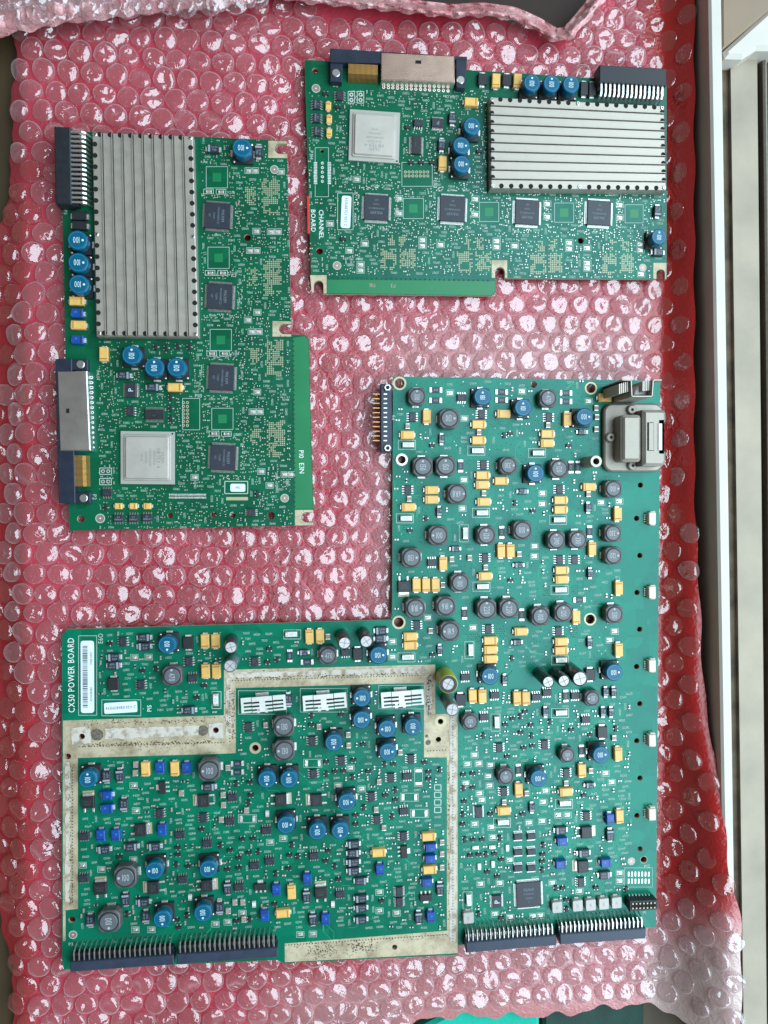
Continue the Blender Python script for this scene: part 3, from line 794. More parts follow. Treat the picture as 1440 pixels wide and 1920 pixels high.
def leads_lr(n, pitch, x0, reach, wd, H, m=TIN, name='leads'):
    def mk():
        mb = MB()
        for sg in (-1, 1):
            for i in range(n):
                y = (i - (n - 1) / 2) * pitch
                for (xa, xb, za, zb) in ((x0, x0 + reach * .35, H * .45, H * .6), (x0 + reach * .25, x0 + reach * .45, 0.05, H * .6), (x0 + reach * .35, x0 + reach, 0.02, 0.24)):
                    a, c = sorted((sg * xa, sg * xb))
                    mb.box(a * mm, c * mm, (y - wd / 2) * mm, (y + wd / 2) * mm, za * mm, zb * mm)
        return mb.mesh(name, [m])
    return cached(('leads', n, pitch, x0, reach, wd, H), mk)
def soic(b, u, v, o='lr', m=None, L=4.9, Wd=3.7, n=4, pitch=1.27, reach=1.25, H=1.65, txt=None, nm='soic_chip', tsize=0.8, tm=None, wd=0.5):
    m = m or CHIP
    def mk():
        mb = MB().box(-Wd / 2 * mm, Wd / 2 * mm, -L / 2 * mm, L / 2 * mm, 0.2 * mm, H * mm, 0.22 * mm)
        if txt:
            ln = txt.split('/')
            for i, t in enumerate(ln): put_text(mb, t, (-((len(ln) - 1) / 2 - i) * tsize * 1.5) * mm, 0, tsize * mm, math.pi / 2, (H + .03) * mm, 1)
        else:
            put_text(mb, '4435', -0.5 * mm, 0, 0.75 * mm, math.pi / 2, (H + .03) * mm, 1)
            mb.cyl(1.2 * mm, -1.7 * mm, H * mm, (H + .02) * mm, 0.22 * mm, 8, 0, 1)
        return mb.mesh(nm, [m, tm or mat('chip_print', (0.075, 0.085, 0.10), 0.5)])
    t = b.put(nm, cached((nm, L, Wd, H, txt, m.name), mk), u, v, H * mm, 0 if o == 'lr' else 90)
    child('leads', leads_lr(n, pitch, Wd / 2 - .05, reach, wd, H), t)
    hw, hl = (Wd / 2 + reach) * 3.6, L / 2 * 3.6
    mark(u, v, *((2 * hw + 3, 2 * hl + 3) if o == 'lr' else (2 * hl + 3, 2 * hw + 3)))
    return t
def sot(b, u, v, ang=0):
    def mk():
        mb = MB().box(-1.5 * mm, 1.5 * mm, -0.8 * mm, 0.8 * mm, 0.1 * mm, 1.2 * mm, 0.15 * mm)
        for x, sg in ((-0.95, 1), (0.95, 1), (0, -1)):
            a, c = sorted((sg * 0.75, sg * 1.55)); mb.box((x - .28) * mm, (x + .28) * mm, a * mm, c * mm, 0.02 * mm, 0.4 * mm, 0.08 * mm, 1)
        return mb.mesh('transistor', [BLK, SOLDER])
    b.put('transistor', cached('sot', mk), u, v, 0.0011, ang)
    mark(u, v, 13, 13)
def dpak(b, u, v, d='r'):
    """d = the side the metal tab points to"""
    ang = {'r': 0, 'u': 90, 'l': 180, 'd': -90}[d]
    def mk():
        mb = MB().box(-3.0 * mm, 3.0 * mm, -3.2 * mm, 3.2 * mm, 0.1 * mm, 2.3 * mm, 0.25 * mm)
        put_text(mb, 'AP7022', 0.6 * mm, 0, 0.8 * mm, math.pi / 2, 2.33 * mm, 1); put_text(mb, '30N06', -0.8 * mm, 0, 0.8 * mm, math.pi / 2, 2.33 * mm, 1)
        return mb.mesh('power_transistor', [BLK, mat('chip_print', (0.075, 0.085, 0.10), 0.5)])
    t = b.put('power_transistor', cached('dpak', mk), u, v, 0.0022, ang)
    child('metal_tab', cached('dpak_t', lambda: MB().prism([(2.9 * mm, -2.8 * mm), (4.0 * mm, -2.8 * mm), (4.5 * mm, -2.2 * mm), (4.5 * mm, 2.2 * mm), (4.0 * mm, 2.8 * mm), (2.9 * mm, 2.8 * mm)], 0.2 * mm, 0.9 * mm, 0.1 * mm).mesh('metal_tab', [SOLDER])), t)
    child('pad', cached('dpak_p', lambda: MB().box(2.2 * mm, 5.6 * mm, -3.0 * mm, 3.0 * mm, 0.01 * mm, 0.12 * mm).mesh('pad', [PADTAN])), t)
    for y in (-2.2, 2.2):
        child('lead', cached('dpak_l', lambda: MB().box(-5.6 * mm, -2.9 * mm, -0.55 * mm, 0.55 * mm, 0.05 * mm, 0.65 * mm, 0.15 * mm).mesh('lead', [SOLDER])), t, (0, y * mm, 0))
    mark(u + {'r': 4, 'l': -4}.get(d, 0), v + {'u': -4, 'd': 4}.get(d, 0), *((40, 26) if d in 'rl' else (26, 40)))
def sot223(b, u, v, d='r'):
    ang = {'r': 0, 'u': 90, 'l': 180, 'd': -90}[d]
    t = b.put('regulator', m_body(3.5, 6.5, 1.7, 0.2, BLK, 'regulator'), u, v, 0.0017, ang)
    child('metal_tab', m_tab(1.7, 3.5, 3.0, 0, 0.5, SOLDER, 'metal_tab'), t)
    for y in (-2.3, 0, 2.3): child('lead', m_tab(-3.4, -1.7, 0.9, 0, 0.5, SOLDER, 'lead'), t, (0, y * mm, 0))
    mark(u, v, 28, 28)
def smc(b, u, v, o='v', L=6.4, Wd=5.4): diode(b, u, v, o, L, Wd, 2.4, None, False, BLK, 'rectifier')

def kind_k(b, u, v, ang=0, txt='100', d=40):
    """shielded black inductor: eight-sided ferrite with a round top"""
    k = d / 42.5; H = 7.4 * min(1, k * 1.06)
    def mk():
        s = 5.6 * k; c = 2.1 * k
        pl = [(s, -s + c), (s, s - c), (s - c, s), (-s + c, s), (-s, s - c), (-s, -s + c), (-s + c, -s), (s - c, -s)]
        pl = [(p[0] * mm, p[1] * mm) for p in pl]
        mb = MB().prism(pl, 1.2 * mm, (H - .5) * mm, 0.5 * mm)
        mb.prism([(p[0] * .93, p[1] * .93) for p in pl], 0.2 * mm, 1.2 * mm)
        mb.ring(0, 0, (H - .47) * mm, 4.2 * k * mm, 5.15 * k * mm, 32, 1)
        return mb.mesh('black_inductor', [FERRITE, FERRGROOVE], 35)
    t = b.put('black_inductor', cached(('kb', d), mk), u, v, H * mm, ang)
    child('core', cached(('kc', d), lambda: MB().cyl(0, 0, (H - 1.0) * mm, H * mm, 4.45 * k * mm, 32, 0.25 * mm).mesh('core', [FERRTOP], 35)), t)
    child('marking', m_text(txt, 3.4 * k, PRINTGREY, 0.56, True), t, (0.5 * k * mm, 0, H * mm + 0.00003))
    tb = cached(('kt', d), lambda: MB().box(5.3 * k * mm, 6.6 * k * mm, -2.2 * k * mm, 2.2 * k * mm, 0, 0.9 * mm, 0.1 * mm).mesh('terminal', [SOLDER]))
    for r in (0, math.pi): child('terminal', tb, t, rz=r)
    cw = cached(('kw', d), lambda: MB().box(-1.0 * k * mm, 1.0 * k * mm, 4.6 * k * mm, 6.2 * k * mm, 0.3 * mm, (H - 1.6) * mm, 0.3 * mm, 0).box(-0.7 * k * mm, .7 * k * mm, 5.0 * k * mm, 6.3 * k * mm, (H - 1.6) * mm, (H - .9) * mm, .25 * mm, 1).mesh('clip', [FERRGROOVE, GOLD]))
    for r in (45, 225): child('clip', cw, t, rz=math.radians(r))
    mark(u, v, d * 1.12, d * 1.12)
    x0 = 594 - u; y0 = 930 - v; mark(u + x0 * .02, v + y0 * .02, d * 1.15, d * 1.15)
def kind_u(b, u, v, ang=0, txt='100', d=34):
    """blue capped inductor on a square black base"""
    k = d / 34.0; H = 8.2
    t = b.put('blue_inductor', cached(('ub', d), lambda: MB().box(-5.1 * k * mm, 5.1 * k * mm, -5.1 * k * mm, 5.1 * k * mm, 0.3 * mm, 1.7 * mm, 0.2 * mm).cyl(0, 0, 1.6 * mm, 4.4 * mm, 4.2 * k * mm, 20, 0, 1).mesh('blue_inductor', [BLK, WIRE], 35)), u, v, H * mm, ang)
    def mk():
        mb = MB().cyl(0, 0, 3.4 * mm, H * mm, 4.7 * k * mm, 36, 0.45 * mm)
        mb.ring(0, 0, H * mm + 0.00002, 3.75 * k * mm, 4.0 * k * mm, 36, 1)
        return mb.mesh('cap', [BLUECAP, BLUERING], 35)
    c = child('cap', cached(('uc', d), mk), t)
    child('marking', m_text(txt, 2.8 * k, BLUEPRINT, 0.58, True), t, (0.45 * k * mm, 0, H * mm + 0.00004))
    tb = cached(('ut', d), lambda: MB().box(5.0 * k * mm, 6.1 * k * mm, -1.6 * k * mm, 1.6 * k * mm, 0, 1.2 * mm, 0.15 * mm).mesh('terminal', [SOLDER]))
    for r in (0, math.pi): child('terminal', tb, t, rz=r)
    dt = cached(('ud', d), lambda: MB().cyl(4.3 * k * mm, 4.3 * k * mm, 1.6 * mm, 2.1 * mm, 0.55 * k * mm, 10, 0.15 * mm).mesh('solder_blob', [SOLDER], 50))
    for r in (0, math.pi): child('solder_blob', dt, t, rz=r)
    mark(u, v, d * 1.15, d * 1.15)
    x0 = 594 - u; y0 = 930 - v; mark(u + x0 * .02, v + y0 * .02, d * 1.2, d * 1.2)
def ecap(b, bu, bv, tu, tv, d, L, m, name='electrolytic_capacitor', ang=20):
    """standing can: base seen at (bu, bv), top at (tu, tv)"""
    r = d / 2 * mpp(tu, tv, ZT + L)
    t0 = W(bu, bv); t1 = W(tu, tv, ZT + L)
    ax = Vector((t1[0] - t0[0], t1[1] - t0[1], L)); Ln = ax.length
    def mk():
        mb = MB(); seg = 28
        prof = [(r * .96, 0.0004), (r, 0.001), (r, Ln - 0.0009), (r * .96, Ln - .0002), (r * .86, Ln), (r * .80, Ln - .0003)]
        o = 0
        for (rr, z) in prof: mb.v += [(rr * math.cos(6.28318 * i / seg), rr * math.sin(6.28318 * i / seg), z) for i in range(seg)]
        for q in range(len(prof) - 1):
            for i in range(seg):
                j = (i + 1) % seg; mb.f.append((q * seg + i, q * seg + j, (q + 1) * seg + j, (q + 1) * seg + i)); mb.m.append(0)
        mb.f.append(tuple(reversed(range(seg)))); mb.m.append(0)
        return mb.mesh(name, [m], 40)
    loc = (t0[0] - b.o[0], t0[1] - b.o[1], THICK)
    t = obj(name, mk(), b.e, loc); t.rotation_mode = 'QUATERNION'; t.rotation_quaternion = ax.to_track_quat('Z', 'Y')
    q_ = .60 if m is SLEEVEY else .82
    c = child('can_top', MB().cyl(0, 0, Ln - 0.002, Ln - 0.00025, r * q_, 28).mesh('can_top', [CAPTOP]), t)
    if m is SLEEVEY: child('sleeve_rim', MB().ring(0, 0, Ln + .00004, r * .59, r * .90, 28).mesh('sleeve_rim', [SLEEVE]), t)
    sc = MB(); z = Ln - 0.0002
    for q in (0, 90):
        a = math.radians(q + ang); sc.line((-r * q_ * .9 * math.cos(a), -r * q_ * .9 * math.sin(a)), (r * q_ * .9 * math.cos(a), r * q_ * .9 * math.sin(a)), 0.00020, z + q * 1e-7)
    child('score_mark', sc.mesh('score_mark', [mat('score_grey', (0.06, 0.055, 0.06), 0.5)]), t)
    mark((bu + tu) / 2, (bv + tv) / 2, d * 1.3, d * 1.7)
def ring_hole(b, u, v, r0, r1, m, name='plated_ring', h=0.0):
    k = mpp(u, v); x, y = b.L(u, v)
    mb = MB().ring(0, 0, 0.00008 + h, r0 * k, r1 * k, 28)
    obj(name, mb.mesh(name, [m]), b.e, (x, y, THICK))
    mark(u, v, 2 * r1 + 3, 2 * r1 + 3)
def fiducial(b, u, v, r=8):
    k = mpp(u, v); x, y = b.L(u, v)
    mb = MB().ring(0, 0, 0.0001, r * .84 * k, r * k, 24, 0).cyl(0, 0, 0, 0.00007, r * .8 * k, 24, 0, 1).cyl(0, 0, 0.00005, 0.0001, r * .16 * k, 10, 0, 2)
    obj('fiducial_mark', mb.mesh('fiducial_mark', [SILK, COPPERISH, WHITE]), b.e, (x, y, THICK))
    mark(u, v, 2 * r + 4, 2 * r + 4)
def pin_connector(b, A, Bp, depth, n, H, m, pinm, nm='pin_connector', straight=4.0, tail=2.6, pw=0.55, under=True, lip=True):
    """right-angle connector: inner top edge runs from A to Bp, pins come out to the left of that direction"""
    a = W(*A, ZT + H); c = W(*Bp, ZT + H)
    d = Vector((c[0] - a[0], c[1] - a[1])); Ln = d.length; ang = math.atan2(d.y, d.x)
    mid = ((a[0] + c[0]) / 2 - b.o[0], (a[1] + c[1]) / 2 - b.o[1], THICK)
    dp = depth * mpp(*A, ZT + H)
    t = obj(nm, MB().box(-Ln / 2, Ln / 2, -dp, 0, -0.0010, H, 0.0004).mesh(nm, [m]), b.e, mid, ang)
    if under: child('pin_block', MB().box(-Ln / 2 + .0006, Ln / 2 - .0006, 0, 0.0022, 0.0001, H * .45).mesh('pin_block', [CONNBLK]), t)
    up = MB().bar([(-0.0005, H * .82), (straight * mm, H * .82), ((straight + tail * .45) * mm, H * .70), ((straight + tail) * mm, 0.0)], pw * mm, 0.45 * mm).mesh('pin', [pinm])
    lo = MB().bar([(-0.0005, H * .5), (straight * .55 * mm, H * .5), ((straight * .55 + tail * .6) * mm, 0.0)], pw * mm, 0.45 * mm).mesh('pin', [pinm])
    for i in range(n):
        x = -Ln / 2 + Ln * (i + .7) / (n + .4)
        child('pin', up, t, (x, 0, 0)); child('pin', lo, t, (x - Ln / n * .35, 0, 0))
    return t
def qfp(b, u, v, s=48, txt=True, n=25, ang=0, lines=('MAXIM', 'MAX1436BECQ', 'TG091', '1217'), nm='quad_flat_chip'):
    k = mpp(u, v) / mm; h = s * k / 2
    def mk():
        mb = MB().box(-h * mm, h * mm, -h * mm, h * mm, 0.15 * mm, 1.5 * mm, 0.2 * mm)
        for i, t in enumerate(lines): put_text(mb, t, 0, (h * .42 - i * h * .34) * mm, (1.55 if i == 0 else 1.0) * mm * s / 48, 0, 1.53 * mm, 1, 0.85)
        mb.cyl(-h * .72 * mm, -h * .72 * mm, 1.5 * mm, 1.53 * mm, 0.5 * mm, 12, 0, 2)
        return mb.mesh(nm, [NAVYCHIP, mat('chip_print2', (0.16, 0.19, 0.23), 0.5), BLK])
    t = b.put(nm, cached((nm, s, lines), mk), u, v, 0.0015, ang)
    def ld():
        mb = MB(); p = 2 * h * .92 / n
        for q in range(4):
            R = Matrix.Rotation(q * math.pi / 2, 3, 'Z')
            for i in range(n):
                y = (i - (n - 1) / 2) * p
                for (xa, xb, za, zb) in ((h - .1, h + .5, .5, .7), (h + .4, h + .6, .05, .7), (h + .5, h + 1.25, .03, .2)):
                    o = len(mb.v); mb.box(xa * mm, xb * mm, (y - p * .27) * mm, (y + p * .27) * mm, za * mm, zb * mm)
                    for w_ in range(o, len(mb.v)): mb.v[w_] = tuple(R @ Vector(mb.v[w_]))
        return mb.mesh('leads', [TIN])
    child('leads', cached(('qfpl', s, n), ld), t)
    mark(u, v, s + 14, s + 14)
def bga(b, u, v, s, ang=0, tang=-90):
    k = mpp(u, v) / mm; h = s * k / 2
    t = b.put('metal_lid_chip', m_body(2 * h, 2 * h, 1.2, 0.08, mat('chip_substrate', (0.42, 0.41, 0.37), 0.5, metal=0.3), 'metal_lid_chip'), u, v, 0.003, ang)
    def mk():
        mb = MB(); q = h * .86
        pl = roundrect(-q * mm, q * mm, -q * mm, q * mm, 0.9 * mm)
        mb.prism(pl, 1.2 * mm, 2.0 * mm, 0.15 * mm); mb.prism(roundrect(-(q - .9) * mm, (q - .9) * mm, -(q - .9) * mm, (q - .9) * mm, 0.9 * mm), 1.9 * mm, 3.0 * mm, 0.35 * mm)
        return mb.mesh('lid', [mat('nickel_lid', (0.52, 0.48, 0.43), 0.42, metal=0.45, var=0.05, vscale=150, bump=0.06)], 30)
    c = child('lid', cached(('lid', s), mk), t)
    def tx():
        mb = MB()
        for i, (l, sz) in enumerate((('XILINX', 1.5), ('VIRTEX-4', 1.9), ('XC4VSX35', 1.2), ('FFG668AGQ0817', 1.0), ('D1400738A', 1.0), ('10C-ES', 1.0))): put_text(mb, l, 0, (h * .58 - i * 2.1) * mm, sz * mm, 0, 0, 0, .85)
        return mb.mesh('marking', [mat('etched_grey', (0.27, 0.26, 0.25), 0.5, metal=0.3)])
    child('marking', cached(('bgatx', s), tx), t, (0, 0, 3.0 * mm + .00003), math.radians(tang))
    child('corner_dot', cached('bgad', lambda: MB().cyl(0, 0, 0, .00004, .0005, 10).mesh('corner_dot', [DARK])), t, (h * .92 * mm, h * .92 * mm if tang == -90 else -h * .92 * mm, 1.2 * mm))
    mark(u, v, s + 6, s + 6)
def finned_cover(b, corners, n, along, H=0.006):
    """ribbed metal cover; corners TL, TR, BR, BL in the photo; ribs run along 'v' or 'h'"""
    TL, TR, BR, BL = [b.L(u, v, H) for u, v in corners]
    def P(s, t): return ((1 - s) * (1 - t) * TL[0] + s * (1 - t) * TR[0] + s * t * BR[0] + (1 - s) * t * BL[0], (1 - s) * (1 - t) * TL[1] + s * (1 - t) * TR[1] + s * t * BR[1] + (1 - s) * t * BL[1])
    prof = [(0.0, 0.0), (0.0, H - .0008), (0.006, H - .0002), (0.012, H)]
    for i in range(1, n):
        c = 0.035 + (i - .35) / (n - .7) * 0.93 if False else i / n
        prof += [(c - 0.014, H), (c - 0.009, H + .0006), (c - 0.003, H + .0006), (c, H - .0016), (c + 0.007, H - .0016), (c + 0.009, H)]
    prof += [(0.988, H), (0.994, H - .0002), (1.0, H - .0008), (1.0, 0.0)]
    T = [0.0, 0.0, 0.006, 0.5, 0.994, 1.0, 1.0]
    mb = MB(); m_ = len(prof)
    for ti, t in enumerate(T):
        for (s, z) in prof:
            zz = z if ti not in (0, len(T) - 1) else 0.0
            if ti in (1, len(T) - 2): zz = min(z, H - .0009)
            p = P(s, t) if along == 'v' else P(t, s)
            mb.v.append((p[0], p[1], zz))
    for q in range(len(T) - 1):
        for i in range(m_ - 1):
            f = (q * m_ + i, q * m_ + i + 1, (q + 1) * m_ + i + 1, (q + 1) * m_ + i)
            mb.f.append(f if along == 'h' else tuple(reversed(f))); mb.m.append(0)
    me = mb.mesh('finned_cover', [ALU], 25)
    t = obj('finned_cover', me, b.e, (0, 0, THICK))
    vent = cached('vent', lambda: MB().cyl(0, 0, -0.0004, 0.00006, 0.00125, 14).mesh('vent', [DARK]))
    scr = cached('scr', lambda: MB().cyl(0, 0, 0, 0.0005, 0.0011, 14, 0.0003).cyl(0, 0, .0004, .00053, .0004, 8, 0, 1).mesh('rivet', [STEEL, DARK], 40))
    def vput(s, t_, me_, nm): p = P(s, t_) if along == 'v' else P(t_, s); child(nm, me_, t, (p[0], p[1], H))
    for i in range(1, n):
        for tt in (0.012, 0.985): vput(i / n - 0.022, tt, vent, 'vent')
    for s in (0.026, 0.972):
        for i in range(17):
            tt = 0.06 + i * 0.055
            if i == 8: vput(s, tt, scr, 'rivet')
            else: vput(s, tt, vent, 'vent')
    for s in (0.03, 0.97):
        for tt in (0.012, 0.985): vput(s, tt, scr, 'rivet')
    us = [c[0] for c in corners]; vv = [c[1] for c in corners]
    mark((min(us) + max(us)) / 2, (min(vv) + max(vv)) / 2, max(us) - min(us) + 8, max(vv) - min(vv) + 8)

# ------------------------------------------------------------------ the power board
HP = [(749.3, 718.8, 9), (753, 862, 7), (1001, 721, 6), (1108, 728, 8.5), (747.8, 1166.9, 9), (1106.6, 1161, 8.5), (478.7, 1402.5, 6), (153.8, 1380.8, 5.5), (127.9, 1418, 5.2), (404.7, 1369, 5.5),
      (826, 1352.8, 5), (822, 1386.6, 5), (134.8, 1724.6, 6.5), (740, 1776, 4.8), (1200.9, 909.6, 5), (1193.8, 972, 5), (1199.8, 1041.6, 5), (1194.5, 1111, 5), (1199.4, 1180, 5), (1193.8, 1250, 5), (1199.8, 1319.6, 5), (1194, 1389, 5), (1200, 1459, 5), (1194.3, 1529.4, 5), (1200, 1592, 5), (1207, 1611.8, 6)]
def rot_power(u, v):
    if v < 710: a = -0.3
    elif v < 1170: a = -0.3 + 1.7 * (v - 710) / 460
    else: a = 1.4 + 1.0 * (v - 1170) / 610
    return a
P = Board('circuit_board', 'largest L-shaped green power board crowded with round inductors and tan capacitors', B3, HP, PCB_POWER, rot_power)
for u, v, r0, r1, m in ((749.3, 718.8, 9.2, 12.6, PADTAN), (753, 862, 7.2, 11.8, PADTAN), (1108, 728, 8.7, 11.5, PADTAN), (747.8, 1166.9, 9.2, 12.6, PADTAN), (1106.6, 1161, 8.7, 11.5, PADTAN), (478.7, 1402.5, 6.2, 11, PADTAN), (826, 1352.8, 5.3, 11, PADTAN), (1207, 1611.8, 6.1, 6.8, SILK)):
    ring_hole(P, u, v, r0, r1, m, h=0.0001 if (u, v) == (826, 1352.8) else 0)
fiducial(P, 1183.6, 1614.7, 7); fiducial(P, 137, 1752.5, 8)

# plated strips round the shielded area, with the residue of a torn-off gasket
for pts in ([(118, 1351), (420, 1341), (420, 1413), (146, 1421), (146, 1421), (118, 1422)], [(420, 1256), (442, 1290), (442, 1412), (420, 1413)], [(420, 1256), (816, 1246), (795, 1280), (442, 1290)],
            [(816, 1246), (816, 1340), (795, 1340), (795, 1280)], [(795, 1340), (858, 1338), (858, 1420), (795, 1420)], [(838, 1420), (858, 1420), (858, 1787), (838, 1745)],
            [(118, 1422), (146, 1421), (146, 1704), (118, 1707)], [(118, 1707), (123, 1706), (123, 1764), (118, 1765)], [(534, 1769), (838, 1745), (858, 1787), (534, 1804)]):
    P.sheet('plated_strip', pts, STRIP)
for i, pts in enumerate(([(133, 1366), (170, 1362), (170, 1393), (135, 1396)], [(197, 1366), (372, 1360), (372, 1378), (197, 1386)], [(392, 1357), (418, 1355), (418, 1384), (392, 1386)],
            [(424, 1262), (800, 1250), (800, 1262), (436, 1271)], [(424, 1272), (434, 1272), (433, 1380), (423, 1380)], [(800, 1264), (809, 1264), (809, 1336), (800, 1336)], [(843, 1342), (855, 1342), (855, 1766), (843, 1766)], [(123, 1430), (131, 1430), (131, 1690), (123, 1690)])):
    pl = px_poly(pts, ZT); rgp = random.Random(i)
    out = []
    for a_, c_ in zip(pl, pl[1:] + pl[:1]):
        n = max(2, int(math.dist(a_, c_) / 0.0022))
        for q in range(n):
            t_ = q / n; out.append((a_[0] + (c_[0] - a_[0]) * t_ + rgp.uniform(-.0004, .0004) - P.o[0], a_[1] + (c_[1] - a_[1]) * t_ + rgp.uniform(-.0004, .0004) - P.o[1]))
    P.cut('gasket_residue', out, 0.00004, 0.00022, RESIDUE)
SMUDGE = mat('dark_smudge', (0.13, 0.11, 0.085), 0.8, var=0.5, vscale=700)
for u, v, r in ((181.8, 1377.7, 12), (381, 1370, 10), (803, 1392, 5), (800, 1380, 3)):
    x, y = P.L(u, v); k = mpp(u, v)
    pl = [(r * k * (1 + random.uniform(-.12, .12)) * math.cos(6.283 * i / 22), r * k * (1 + random.uniform(-.12, .12)) * math.sin(6.283 * i / 22)) for i in range(22)]
    obj('smudge', MB().prism(pl, 0.00005, 0.0001).mesh('smudge', [SMUDGE]), P.e, (x, y, THICK))
dm_ = MB(); rgd = random.Random(77)
def speck(u, v, r):
    x, y = P.L(u, v); k = mpp(u, v); n = 7
    dm_.prism([(x + r * k * rgd.uniform(.5, 1.2) * math.cos(6.283 * i / n), y + r * k * rgd.uniform(.5, 1.2) * math.sin(6.283 * i / n)) for i in range(n)], THICK + .00005, THICK + .00026)
for a, c, spread, n, r in (((436, 1272), (795, 1261), 1.6, 260, 1.0), ((150, 1397), (400, 1390), 1.8, 190, 1.0), ((160, 1357), (385, 1351), 1.8, 120, .9), ((804, 1268), (806, 1336), 2.4, 70, 1.2), ((437, 1296), (437, 1388), 1.8, 70, 1.0), ((427, 1290), (427, 1360), 2.2, 40, 1.0),
                           ((585, 1784), (625, 1780), 7, 120, .9), ((655, 1777), (700, 1774), 6, 120, .9), ((131, 1432), (133, 1695), 3.2, 150, .9), ((841, 1425), (842, 1760), 1.6, 90, .9), ((124, 1358), (400, 1405), 16, 90, .7), ((540, 1775), (835, 1755), 3, 60, .8)):
    for _ in range(n):
        t = rgd.random(); speck(a[0] + (c[0] - a[0]) * t + rgd.gauss(0, spread), a[1] + (c[1] - a[1]) * t + rgd.gauss(0, spread), r * rgd.uniform(.4, 1.3))
obj('dirt_specks', dm_.mesh('dirt_specks', [mat('brown_dirt', (0.085, 0.058, 0.036), 0.9, var=0.4)]), P.e)['kind'] = 'stuff'
def dots(b, a, c, step, r=1.0):
    n = int(math.dist(a, c) / step)
    for i in range(n + 1):
        t = i / max(1, n); u, v = a[0] + (c[0] - a[0]) * t, a[1] + (c[1] - a[1]) * t
        x, y = b.L(u, v); b.vias.cyl(x, y, THICK, THICK + 0.00026, r * mpp(u, v), 6)
for a, c in (((150, 1400), (420, 1392)), ((436, 1276), (795, 1266)), ((431, 1285), (431, 1390)), ((803, 1270), (803, 1340)), ((849, 1345), (849, 1765)), ((536, 1772), (836, 1752)), ((136, 1440), (136, 1690)), ((802, 1408), (836, 1406))): dots(P, a, c, 5.5)
for x0, y0, x1, y1 in ((116, 1240, 864, 1300), (416, 1240, 446, 1420), (114, 1338, 446, 1428), (790, 1240, 864, 1800), (114, 1338, 150, 1710), (530, 1742, 864, 1812)):
    mark((x0 + x1) / 2, (y0 + y1) / 2, 0, 0)
for x0, y0, x1, y1 in ((116, 1340, 440, 1424), (418, 1252, 444, 1414), (420, 1244, 818, 1291), (793, 1244, 860, 1422), (836, 1420, 860, 1800), (116, 1340, 147, 1708), (532, 1743, 860, 1812)):
    occ[y0:y1, x0:x1] = True

K_ = [(782, 743, -90, '330', 35), (842.6, 784.3, 180, '130', 40), (793, 874.7, -90, '150', 40), (835.8, 873.7, -90, '150', 40), (953.5, 872.8, 180, '330', 36), (1028.3, 746.4, -90, '470', 36), (1048.7, 878.6, -90, '120', 38),
      (857.8, 926, 180, '6R8', 40), (822, 1003.8, 0, '100', 40), (912, 1003.8, -90, '120', 38), (980, 994, 180, '100', 39), (771.6, 1046, 180, '130', 40), (1150.6, 916.5, 180, '100', 36), (1043.8, 1013, -90, '390', 37), (1084, 1012, -90, '330', 37),
      (1149.7, 1000, 180, '330', 36), (1150.6, 1042, 180, '120', 36), (862.5, 1092.8, -90, '100', 38), (779, 1140.6, 180, '1R8', 40), (836, 1137, 180, '1R6', 40), (843.8, 1183.8, 0, '1R9', 40), (913, 1142.5, -90, '220', 40), (955, 1141.6, -90, '220', 40),
      (1013.8, 1155.6, -90, '100', 38), (1056.9, 1149, -90, '120', 38), (1152.5, 1152, -90, '330', 37), (882, 1353.8, 90, '151', 33), (1110.9, 1309.7, 0, '151', 32), (1064.4, 1416.6, 90, '151', 31), (948.6, 1456.5, -90, '151', 33),
      (322, 1268, -90, '470', 38), (531.7, 1362.5, 0, '130', 41), (532.5, 1408, 0, '130', 41), (614.7, 1229.5, 0, '470', 36), (391.5, 1445.5, 0, '100', 42), (233.8, 1646, 0, '100', 43), (203.4, 1729.4, 90, '100', 43)]
for a in K_: kind_k(P, *a)
U_ = [(905, 743.5, -90, '181'), (981, 764, -90, '101'), (1096.4, 781.4, 180, '100'), (1004.5, 887.5, -90, '100'), (918.8, 1268, 0, '100'), (725.6, 1367, 0, '100'), (774.4, 1363, 90, '100'), (727, 1410, 180, '100'), (1152, 1261, 180, '100'), (1127, 1415.6, 180, '100'),
      (1010, 1460, 180, '100'), (313, 1209, 90, '100'), (709.7, 1228.7, 180, '100'), (678.5, 1309, 0, '100'), (677.7, 1350, 180, '100'), (625.8, 1392.4, 90, '100'), (164.3, 1461, -90, '100'), (288.9, 1632.7, 0, '100'), (500, 1461.5, 90, '100'), (541.6, 1461.5, -90, '100'),
      (536, 1547, 180, '100'), (390, 1630, 180, '100'), (650, 1504.4, 180, '100'), (595, 1559, -90, '100'), (638, 1558, 90, '100'), (304, 1723.8, 90, '100'), (380, 1712.6, 90, '100')]
for a in U_: kind_u(P, *a)
T_ = 'v800.4,780.8 h763.9,815.4 h898,795.6 h897.7,825.5 h944.7,775.6 h1135,745.4 v1064.3,785.3 h1027.4,813.5 h1026.4,831 h809.6,918.8 h809.6,936.8 h905.6,891 h904.7,909 h940.3,901.6 h907.5,941 h766,951 v831,1057 v940,1032.8 v957.5,1032.8 h1105.6,912.8 h1051.8,937.8 h1051.8,956 v1159,964 v1111,1029 h1054,1069.5 h1054,1087 v781,1097.5 v799,1097.5 v817,1097.5 h910,1080.6 h977,1184.7 h769.7,1194 h769.7,1211 h920,1201.6 h920,1219 h920,1236.4 v1161,1103 v1081,1157.5 h1053,1203.6 h1053,1220.6 v1161,1219 v886.5,1306 v904.7,1306 v970,1309.7 v986.6,1309.7 v1160,1414.7 v973,1482 h945,1521.6 v1091.8,1445.5 h1061.9,1486 v1162.5,1532 v384,1203 v403.5,1203 v385,1259 v405,1259 v580,1194 v599.8,1193.5 v272,1443 v327,1442.3 h710.4,1600 h804,1570 v546.4,1674 h530.4,1714 h806,1632'
